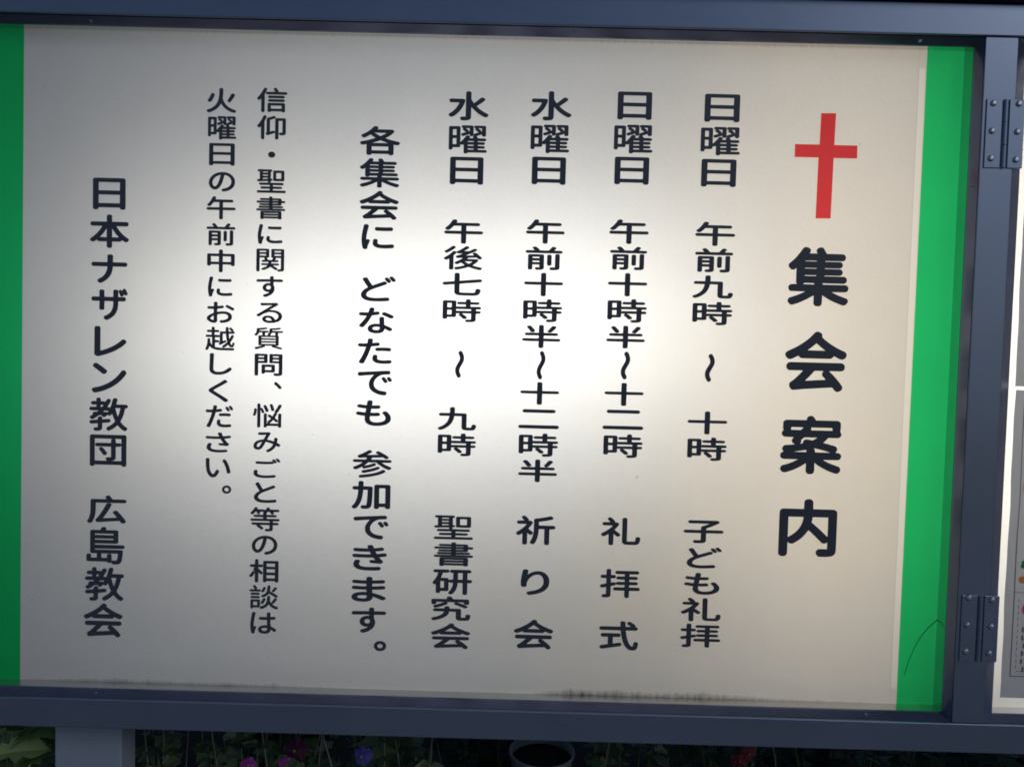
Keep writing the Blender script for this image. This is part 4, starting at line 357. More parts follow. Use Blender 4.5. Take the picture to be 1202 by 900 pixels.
  '・': [[385,3,312,25,187,95,114,165,65,236,20,330,1,414,0,561,17,645,41,710,97,802,187,892,257,938,375,983,469,999,656,972,803,892,893,802,935,739,972,655,999,519,983,372,950,278,901,194,782,78,698,30,594,0]],
  '中': [[470,2,455,8,441,19,428,46,427,336,424,342,138,342,133,315,123,297,104,283,83,277,37,281,19,290,7,304,0,328,0,766,4,782,16,798,33,809,52,814,424,815,427,820,428,950,432,967,444,983,461,994,480,999,513,999,532,995,547,987,559,975,566,961,568,820,572,815,944,814,971,807,990,790,999,763,999,331,992,309,975,292,953,283,919,283,895,287,876,299,865,315,858,342,572,342,568,336,566,38,553,17,532,4,513,0],[138,459,424,459,427,464,427,695,421,698,138,698,135,692,135,464],[572,459,858,459,861,464,861,695,855,698,572,698,568,692,568,464]],
  '仰': [[171,1,156,8,144,19,135,32,132,49,131,535,129,538,105,506,92,495,72,488,53,489,33,497,18,512,2,539,0,561,10,588,71,671,111,739,163,843,216,975,227,988,241,996,277,999,297,993,313,980,323,963,325,942,313,898,252,750,252,46,244,24,224,6,204,0],[665,1,640,17,627,43,626,290,623,301,612,278,592,261,373,173,351,173,328,184,311,202,301,230,303,252,326,293,331,314,331,849,334,868,346,887,367,901,480,940,572,977,606,972,634,948,640,934,642,917,639,901,631,888,620,878,603,869,446,816,446,331,449,326,553,361,570,364,586,361,602,353,615,339,623,320,625,323,626,841,630,860,643,878,659,889,676,892,951,892,968,888,982,878,994,863,999,846,999,268,992,238,981,219,960,199,934,189,898,181,811,179,789,190,771,211,764,232,764,249,770,265,783,281,808,292,876,293,881,295,881,775,876,780,749,780,746,775,746,46,738,24,718,6,699,0]],
  '信': [[173,1,159,8,147,19,138,32,135,49,134,553,132,555,129,552,91,505,74,497,55,496,32,504,18,517,2,545,0,569,8,591,74,678,123,757,174,855,223,970,245,989,278,994,297,988,315,972,324,956,327,937,324,920,304,866,250,749,250,46,242,24,225,8,203,0],[385,7,371,13,359,24,351,38,347,54,347,335,355,359,371,375,399,383,876,383,900,377,920,359,928,332,928,57,920,32,903,16,881,8,851,10,831,22,818,43,812,46,462,46,457,45,445,24,429,11,410,5],[460,152,812,152,815,158,815,275,809,278,460,277,457,272,457,158],[399,432,383,440,370,452,363,468,361,487,364,504,375,520,390,531,407,536,870,536,887,531,900,522,911,507,916,490,915,468,906,450,889,436,870,431],[399,579,383,587,370,599,363,615,361,634,364,651,375,667,390,678,407,683,870,683,887,678,900,669,911,654,916,637,915,615,906,597,889,584,870,578],[322,729,308,735,295,746,287,760,283,776,285,792,291,809,303,821,316,829,336,833,592,834,593,839,549,923,545,945,549,964,559,980,578,993,597,999,619,998,639,988,677,931,703,880,704,858,696,834,955,832,972,827,985,817,994,803,999,787,998,765,989,747,972,734,953,727]],
  '前': [[702,2,676,19,662,51,662,79,673,101,688,111,702,115,766,114,805,116,808,120,809,652,818,674,836,687,855,692,891,690,916,674,927,646,927,92,922,68,912,49,894,30,876,19,852,10,805,3,746,0],[105,5,80,21,70,49,70,619,76,644,94,661,116,668,451,668,476,661,494,644,500,619,500,90,491,51,479,35,461,21,417,7,387,3,314,3,289,10,275,21,264,43,262,65,266,81,278,98,297,109,381,113,381,227,189,229,185,223,185,51,182,35,172,18,155,7,139,3],[626,193,601,210,591,237,591,614,597,636,612,651,632,659,660,659,676,656,691,646,701,633,706,616,706,237,700,215,682,198,663,192],[187,330,380,330,381,394,187,395],[187,499,378,499,382,502,382,559,375,563,189,562,185,556],[36,726,10,742,0,769,4,808,13,822,27,832,50,837,247,838,242,851,195,917,189,944,193,963,205,980,225,992,250,998,267,996,281,990,311,958,370,876,374,862,375,838,621,837,629,839,649,868,718,985,741,999,768,999,799,989,813,980,825,963,829,944,821,917,772,843,772,838,961,836,976,829,989,819,999,791,998,764,990,745,975,730,952,724]],
  '午': [[477,2,463,8,450,19,439,46,438,400,435,406,47,406,30,411,17,419,6,433,1,446,0,479,5,496,20,515,41,524,433,525,438,528,438,741,435,746,248,746,167,622,133,581,108,564,89,561,69,566,39,585,26,605,22,626,28,648,86,722,130,792,165,861,212,975,226,990,245,998,273,999,296,993,312,982,324,967,329,950,328,931,307,871,309,866,866,866,882,863,896,856,908,844,916,831,918,792,906,765,882,749,866,746,569,746,564,744,564,528,569,525,952,525,969,520,982,512,993,498,998,485,999,452,993,433,977,415,955,406,566,406,564,400,562,40,552,19,533,5,514,0]],
  '問': [[39,2,23,9,11,19,3,33,0,50,0,946,3,966,21,988,51,999,410,999,428,996,453,980,464,951,464,623,461,606,444,583,416,573,132,570,131,42,120,19,99,4,81,0],[728,5,713,11,698,25,682,59,681,87,697,113,713,122,728,126,858,126,864,127,867,132,867,569,861,572,576,573,555,578,537,592,529,606,526,623,527,960,543,986,558,995,574,999,957,998,974,991,988,980,999,951,999,115,995,84,976,47,957,31,927,16,897,9,837,3],[290,93,262,110,251,138,251,470,255,487,265,501,283,513,308,517,682,517,700,513,716,504,729,487,733,467,733,203,729,186,719,172,703,161,682,156,380,156,377,152,372,121,356,101,329,91],[379,269,602,269,604,403,379,404],[134,679,335,679,338,682,338,736,332,739,135,739,132,733],[654,679,864,679,867,682,867,736,861,739,655,739,651,733],[134,841,335,840,338,844,338,889,332,893,135,892,132,886],[654,841,864,840,867,844,867,889,861,893,655,892,651,886]],
  '悩': [[190,0,176,4,162,14,154,27,151,41,150,955,156,976,171,991,187,998,215,999,229,997,243,989,253,979,259,965,262,807,283,816,299,818,319,812,332,801,383,697,397,661,398,642,392,620,375,603,350,597,327,605,309,626,276,710,266,734,263,737,262,735,261,39,253,20,238,5,221,0],[420,5,406,10,392,20,383,33,380,47,380,554,386,576,395,587,409,595,445,599,470,589,485,568,488,184,493,179,526,180,526,184,510,198,503,212,500,231,505,247,571,316,628,390,537,459,521,475,512,499,517,524,543,548,557,552,574,551,596,539,677,481,685,480,736,593,750,608,770,620,758,632,752,645,752,675,832,812,890,947,905,963,924,971,940,971,977,960,991,948,999,930,999,913,991,889,950,796,893,686,853,623,824,604,836,582,835,557,767,412,834,351,869,313,877,291,872,263,859,244,848,236,831,230,812,232,795,242,733,302,708,321,644,239,586,181,880,181,882,565,891,584,909,598,929,601,963,598,982,584,991,560,991,52,986,30,974,17,957,9,926,8,909,11,896,20,887,30,881,47,880,71,876,74,493,74,488,71,485,36,473,17,451,6],[39,480,22,486,7,499,0,516,0,535,24,612,35,669,47,765,56,779,67,787,81,793,98,793,123,779,134,754,132,697,123,628,105,551,87,502,67,484],[478,653,457,661,440,680,412,768,364,880,364,902,371,919,383,931,403,940,423,941,436,938,460,919,510,817,545,719,545,691,534,672,509,657],[675,694,649,705,635,727,610,837,582,924,582,946,589,963,602,975,624,985,658,982,672,973,682,960,712,875,739,771,742,738,733,716,708,699,691,694]],
  '日': [[49,2,30,9,14,20,4,35,0,53,0,946,4,964,14,979,37,993,68,999,931,999,954,996,973,988,992,969,999,946,999,59,995,41,985,26,966,13,943,6,901,6,879,10,860,19,847,32,833,74,169,74,162,71,156,32,135,11,101,0],[165,199,834,199,838,205,837,479,830,482,165,482,161,475,161,205],[165,604,834,604,838,609,837,875,830,878,165,877,161,871,161,609]],
  '曜': [[421,2,401,17,391,39,390,323,387,330,367,313,350,307,327,309,305,321,303,250,294,232,279,221,259,216,107,215,101,156,89,139,71,129,42,128,28,131,13,141,3,156,0,176,0,917,5,941,22,959,48,965,262,965,282,959,298,943,304,920,304,420,307,413,365,485,415,564,448,625,464,642,481,649,504,649,531,639,546,626,555,610,557,596,554,579,541,553,546,550,638,551,639,553,628,585,628,602,637,622,657,639,646,658,636,636,618,623,586,619,566,624,554,633,545,647,541,693,538,694,381,621,356,621,333,635,325,647,319,670,322,690,330,705,350,719,446,761,390,814,364,843,359,857,361,874,377,900,343,914,333,927,328,943,330,968,343,988,370,999,598,999,615,997,632,986,641,974,646,957,646,701,649,692,659,707,671,715,777,761,715,817,691,843,687,857,688,874,704,900,675,909,657,928,653,960,665,985,680,996,697,999,926,999,947,994,963,979,970,957,971,661,964,639,951,624,934,617,903,616,886,621,873,630,864,644,860,687,857,690,727,627,766,551,940,550,960,542,975,525,979,508,977,480,967,463,951,452,934,449,769,449,763,446,763,417,766,414,903,414,920,410,942,392,948,366,946,352,940,337,928,326,914,320,765,318,763,280,914,276,928,269,940,258,946,244,948,230,946,215,938,201,914,186,765,184,763,150,769,144,969,141,986,130,997,113,999,85,994,67,979,50,957,43,504,42,493,19,475,5,458,0],[503,144,649,144,652,147,652,181,646,184,504,184,501,178],[503,278,649,278,652,281,652,315,646,318,504,318,501,312],[107,326,193,326,199,328,199,534,197,539,111,540,105,537,105,332],[503,414,649,414,652,417,652,445,646,449,504,449,501,443],[107,647,193,647,199,649,199,849,197,855,111,855,105,852,105,653],[513,792,532,797,541,803,541,901,535,903,438,902,440,897,507,838,515,817],[840,792,846,791,860,801,860,901,854,903,768,903,766,900,834,838,842,817]],
  '書': [[176,1,161,7,151,17,142,31,140,45,140,320,148,342,167,358,190,363,826,363,852,355,868,337,873,318,873,45,866,23,846,7,829,3,784,5,767,14,753,34,748,35,265,35,259,34,246,14,229,3,212,0],[260,129,748,128,751,131,751,153,745,157,262,156,259,153],[260,247,745,246,751,247,752,264,751,269,745,270,265,270,259,266],[35,374,21,380,10,391,2,404,0,420,1,436,8,450,19,461,35,469,431,471,437,474,437,488,434,491,120,492,100,497,83,512,76,531,79,555,91,573,111,583,431,584,437,588,437,601,434,605,142,606,125,612,114,622,106,636,104,650,106,663,114,678,125,687,142,694,434,695,437,698,436,717,47,718,30,722,15,734,4,755,5,782,19,802,41,813,436,815,437,831,434,834,161,834,145,838,124,852,115,877,122,903,142,920,161,924,434,924,437,928,439,967,452,987,476,999,518,999,537,991,550,977,556,960,556,928,560,924,821,924,840,920,857,907,866,890,868,815,964,812,981,804,995,787,999,771,997,750,989,735,975,724,955,718,868,717,866,639,857,622,840,609,821,605,563,605,556,601,556,588,560,584,879,584,902,578,922,558,926,531,916,508,894,494,560,491,556,488,557,472,964,469,978,463,989,454,999,428,995,398,985,385,972,377,950,373],[557,696,745,695,749,698,749,715,742,718,560,718,556,715],[557,815,745,814,749,817,749,831,742,834,560,834,556,831]],
  '火': [[51,0,26,15,4,45,0,70,10,95,28,111,112,147,204,208,277,278,338,370,375,456,400,550,412,625,423,758,428,960,441,983,464,996,507,999,527,994,550,974,558,947,555,747,538,583,560,511,589,439,627,370,653,331,699,275,734,242,804,191,864,158,977,113,989,101,997,84,999,64,994,48,979,24,965,12,945,4,922,4,876,18,815,42,734,87,688,118,643,156,600,200,547,270,486,375,436,278,398,222,365,184,304,125,259,91,196,50,141,23,86,0],[86,427,54,442,37,458,29,481,32,505,68,561,98,619,145,747,154,764,169,777,187,784,207,785,230,779,244,771,259,755,266,738,267,722,253,669,217,572,180,497,149,451,121,429,103,425],[755,430,732,441,716,456,707,475,707,497,781,641,829,750,845,772,870,784,893,784,928,772,945,760,956,741,959,719,953,699,892,580,816,453,789,432,772,428]],
  '相': [[229,1,215,8,202,19,191,46,190,399,187,402,140,306,115,263,103,247,87,233,59,225,30,233,9,255,2,271,0,287,6,309,40,355,106,469,123,479,145,483,168,477,187,460,190,464,190,486,168,494,154,503,142,518,137,535,139,554,173,658,67,660,44,666,29,679,20,695,17,714,20,741,34,763,59,775,184,776,190,779,192,961,200,978,215,991,232,998,257,999,274,996,291,987,302,975,309,959,311,779,316,776,425,774,448,762,463,738,463,698,452,679,436,666,414,660,313,660,310,654,311,597,442,452,458,429,461,407,455,385,436,364,417,355,394,353,366,367,316,432,313,434,311,431,310,43,300,21,283,6,263,0],[509,10,495,16,482,27,474,40,470,57,470,885,475,909,493,930,520,939,946,939,969,934,991,915,999,888,999,65,994,40,982,25,969,15,952,11,926,11,907,15,890,27,880,43,873,70,593,70,585,38,568,18,546,9],[593,184,873,184,876,190,876,320,870,323,593,323,590,317,590,190],[593,437,873,437,876,442,876,575,870,578,593,578,590,573,590,442],[593,689,873,689,876,695,876,820,870,823,593,823,590,817,590,695]],
  '等': [[541,0,518,10,504,30,498,52,502,77,516,95,538,105,654,108,654,262,317,261,383,207,435,155,444,140,447,115,437,93,410,73,385,68,372,71,358,79,312,126,222,202,210,228,216,261,72,263,50,273,35,293,33,318,39,340,56,356,75,363,649,363,656,368,656,420,652,424,47,424,28,428,10,442,0,464,2,494,17,514,39,524,436,526,435,588,144,589,128,595,114,608,107,623,105,642,109,658,118,672,131,681,147,686,435,687,437,735,430,754,429,770,434,787,450,806,449,810,319,809,333,768,333,743,327,729,316,717,291,704,263,706,242,720,233,732,210,792,197,810,175,808,118,729,97,706,83,697,67,693,47,696,28,706,11,725,5,748,11,773,82,866,111,916,141,976,164,993,203,995,216,989,230,978,238,965,242,949,241,932,233,916,236,912,460,911,485,898,502,871,530,916,562,979,579,994,602,999,635,991,654,973,661,949,659,932,652,916,654,912,945,911,970,900,985,880,988,858,984,839,973,824,956,813,940,810,779,809,802,768,805,743,794,718,782,707,768,700,737,699,715,711,675,776,649,810,593,810,544,746,552,724,555,687,854,686,870,681,883,672,892,658,896,642,894,623,887,608,873,595,857,589,555,588,555,526,956,525,973,520,988,507,997,491,999,474,997,458,989,444,979,433,962,425,770,422,771,364,920,363,937,360,954,350,966,332,969,307,963,288,948,271,926,263,770,261,768,82,757,47,732,22,710,12,674,5]],
  '聖': [[39,0,25,4,11,14,3,26,0,41,0,67,5,81,16,96,30,103,441,105,443,113,441,171,161,172,146,177,134,189,127,206,126,227,128,241,136,256,148,265,161,270,441,271,443,325,438,331,115,331,99,336,85,349,77,369,78,401,88,419,107,431,401,436,381,459,375,499,82,476,39,478,16,494,7,517,5,531,8,549,17,564,36,576,82,579,96,581,98,586,98,897,52,901,32,912,24,923,20,938,20,961,24,976,39,992,60,999,490,999,509,994,520,985,528,973,531,941,526,923,515,909,501,901,480,897,479,610,482,605,509,603,526,592,538,572,539,549,534,533,523,520,501,510,480,505,477,462,469,447,455,436,468,433,881,433,895,429,907,421,916,407,920,392,919,369,913,352,900,338,884,331,555,331,553,323,555,271,835,270,851,262,861,250,867,235,868,215,865,201,857,186,846,176,832,172,555,171,554,108,558,105,966,104,985,94,997,76,999,41,994,23,980,7,958,0],[597,502,583,506,569,516,562,528,558,543,558,915,566,941,580,953,599,958,903,958,928,949,940,935,944,915,944,546,936,519,922,507,906,502],[201,589,219,587,375,599,377,633,372,636,203,635],[663,613,671,610,832,610,837,613,837,848,835,853,668,853,663,851],[201,729,205,726,375,727,377,767,372,769,203,769],[201,862,205,860,375,860,377,897,372,900,203,899]],
  '談': [[406,2,384,17,370,41,367,64,373,83,392,104,486,150,518,172,547,205,573,250,595,313,612,414,618,516,622,533,635,549,651,558,676,560,696,555,714,538,721,516,721,466,711,361,729,314,749,275,791,214,838,170,882,140,929,118,971,104,985,94,995,81,999,64,997,47,988,28,969,7,941,0,907,9,843,36,801,62,748,105,716,141,674,203,635,139,607,105,573,76,526,43,482,21,431,1],[75,8,53,22,45,36,42,50,42,353,51,380,67,394,89,400,326,400,353,391,367,375,373,355,373,105,366,81,351,65,331,59,139,58,132,33,120,17,97,6],[137,158,145,155,270,155,275,158,275,297,273,302,142,303,137,300],[434,216,417,225,404,242,398,261,401,283,443,361,477,444,487,454,501,461,518,464,534,460,548,452,558,441,565,414,549,358,531,313,504,258,487,233,462,216],[801,227,785,236,774,250,768,266,769,286,862,447,877,462,896,469,916,467,938,456,951,444,959,427,959,408,953,391,851,241,829,227],[89,447,72,450,59,458,47,472,42,488,43,505,51,522,64,534,81,540,326,541,340,537,353,527,367,502,366,483,359,467,345,454,328,447],[927,488,911,491,894,500,809,566,679,653,675,652,648,608,621,577,578,544,529,516,484,499,462,497,438,505,420,525,415,538,415,555,426,580,440,591,506,623,540,647,567,677,587,710,600,747,612,797,620,869,625,963,632,980,648,994,668,999,696,996,715,982,725,963,724,860,710,755,888,640,954,591,977,566,982,541,972,513,952,494],[89,588,72,591,59,600,47,613,42,630,43,646,51,663,64,676,81,682,320,682,334,678,348,669,361,644,361,624,353,609,340,595,323,589],[443,701,426,711,413,727,409,747,413,766,448,830,484,910,509,926,526,927,540,923,561,905,568,877,559,844,538,794,508,736,490,713,467,701],[810,715,790,727,779,744,777,763,782,783,857,910,871,921,885,926,905,927,921,921,938,907,948,888,948,869,941,849,857,727,835,715],[47,727,20,736,9,747,2,760,0,774,3,790,20,813,44,821,186,821,193,824,175,844,126,941,127,960,134,976,148,989,164,996,189,994,209,982,266,888,270,871,268,855,261,841,245,823,364,820,387,807,400,783,399,763,392,747,378,734,362,728]],
  '質': [[60,0,37,12,16,50,16,72,29,90,46,99,165,130,270,167,168,170,151,179,141,194,139,599,147,622,168,635,284,638,273,660,273,755,268,760,165,758,151,716,129,672,101,636,72,610,57,607,40,611,6,644,0,660,3,677,41,724,54,747,65,777,77,841,77,927,86,945,108,957,268,975,390,999,413,999,430,992,447,974,453,955,449,935,433,919,319,896,182,881,177,877,177,852,182,847,458,847,481,839,492,825,496,807,494,785,481,767,461,760,374,757,373,663,362,638,475,636,481,638,462,658,458,680,464,694,492,733,509,774,520,830,524,927,536,949,561,960,706,972,782,983,859,999,882,999,898,991,914,974,919,955,914,935,896,919,754,894,623,881,618,849,964,847,984,839,996,824,999,810,997,785,989,771,976,763,826,757,825,660,817,638,842,623,851,599,851,200,842,182,825,171,733,167,868,124,954,91,968,78,973,58,970,43,956,21,936,7,913,6,788,53,626,105,612,115,604,131,603,147,611,167,609,168,381,169,375,167,381,150,380,131,373,118,362,109,293,77,194,38,91,4],[246,252,740,250,745,255,745,297,743,302,737,302,251,302,245,297],[246,380,740,378,745,383,745,422,743,426,737,427,251,427,245,422],[246,508,740,505,745,511,745,549,743,554,737,555,251,555,245,549],[549,638,734,638,725,660,725,757,609,759,588,702]],
  '越': [[35,0,21,8,8,23,1,37,0,54,32,144,54,237,68,363,69,467,79,491,98,504,125,506,144,500,160,484,166,462,164,349,190,279,221,229,226,228,227,234,226,550,221,552,43,553,30,558,18,569,10,583,8,597,9,617,14,631,24,643,40,651,208,653,210,659,210,760,204,763,90,764,71,770,57,783,50,802,50,831,60,848,72,859,87,864,208,864,211,957,216,977,226,989,243,998,270,999,287,995,301,983,310,963,313,864,437,863,460,848,469,822,465,788,456,776,443,767,429,764,317,763,311,761,311,655,317,653,453,652,473,645,486,631,489,636,490,771,494,787,505,800,530,810,686,810,691,813,689,957,693,974,705,989,724,998,754,998,773,989,785,974,789,957,789,856,792,814,795,811,883,810,890,814,822,898,812,915,809,929,814,956,833,975,861,979,884,969,957,880,963,862,963,845,957,828,944,814,973,807,990,794,999,774,999,746,988,724,965,711,800,710,798,684,806,594,817,504,822,490,842,532,878,631,891,652,910,663,935,663,954,654,967,636,970,622,968,603,936,513,894,420,849,338,866,287,877,265,890,245,899,239,926,265,915,284,913,301,918,318,928,332,943,341,962,343,978,337,992,324,999,307,998,287,990,270,973,256,985,234,985,214,962,163,948,150,921,137,883,136,866,139,842,152,822,168,803,194,779,239,714,175,645,121,631,116,612,117,598,124,585,138,575,155,571,169,573,183,579,197,679,282,728,338,742,361,717,501,697,707,595,710,590,704,590,397,598,398,658,431,686,432,703,422,715,405,718,383,714,363,699,346,523,237,503,231,484,236,464,255,455,276,454,293,460,315,481,343,489,372,489,573,486,575,473,560,453,553,330,552,327,546,328,436,434,433,448,430,460,422,470,409,475,377,474,363,467,349,445,332,328,327,327,146,360,132,410,121,514,110,957,109,979,96,991,73,990,51,976,19,959,5,940,0,541,0,396,13,311,34,248,63,212,87,185,111,142,166,114,76,90,20,79,8,65,0]],
  '関': [[32,2,10,16,0,42,0,957,3,971,12,986,30,996,48,999,416,999,431,996,446,988,457,974,461,957,460,644,451,627,434,615,419,611,376,610,373,607,411,547,416,515,550,515,556,515,562,521,605,604,605,607,571,608,556,613,541,626,533,644,532,957,535,971,544,985,559,995,580,999,954,999,969,996,985,988,995,974,999,957,999,108,993,77,978,51,960,37,927,24,884,17,799,14,781,19,769,29,752,65,755,94,775,114,793,119,872,119,878,122,882,131,880,607,696,607,705,587,706,567,679,515,760,514,784,503,797,484,798,458,790,439,775,427,754,422,550,422,543,418,543,372,547,368,775,368,796,361,811,346,816,329,814,303,802,287,787,278,601,274,607,266,716,188,755,154,761,137,760,120,748,100,734,85,708,75,680,81,501,216,452,166,404,133,328,95,261,71,242,69,215,78,194,102,189,125,197,147,219,162,291,190,322,206,367,237,400,272,394,275,206,278,188,289,179,303,177,329,182,346,197,361,218,368,428,368,432,372,432,418,425,422,236,422,215,428,202,441,195,458,196,484,207,501,218,509,233,514,305,515,283,570,286,590,297,610,124,611,120,604,119,36,111,16,93,4,75,0],[121,702,340,701,343,705,343,759,337,763,124,763,120,756],[648,702,878,701,882,705,882,759,875,763,650,763,646,756],[121,851,340,850,343,854,343,902,337,906,124,906,120,899],[648,851,878,850,882,854,882,902,875,906,650,906,646,899]],
 },
}
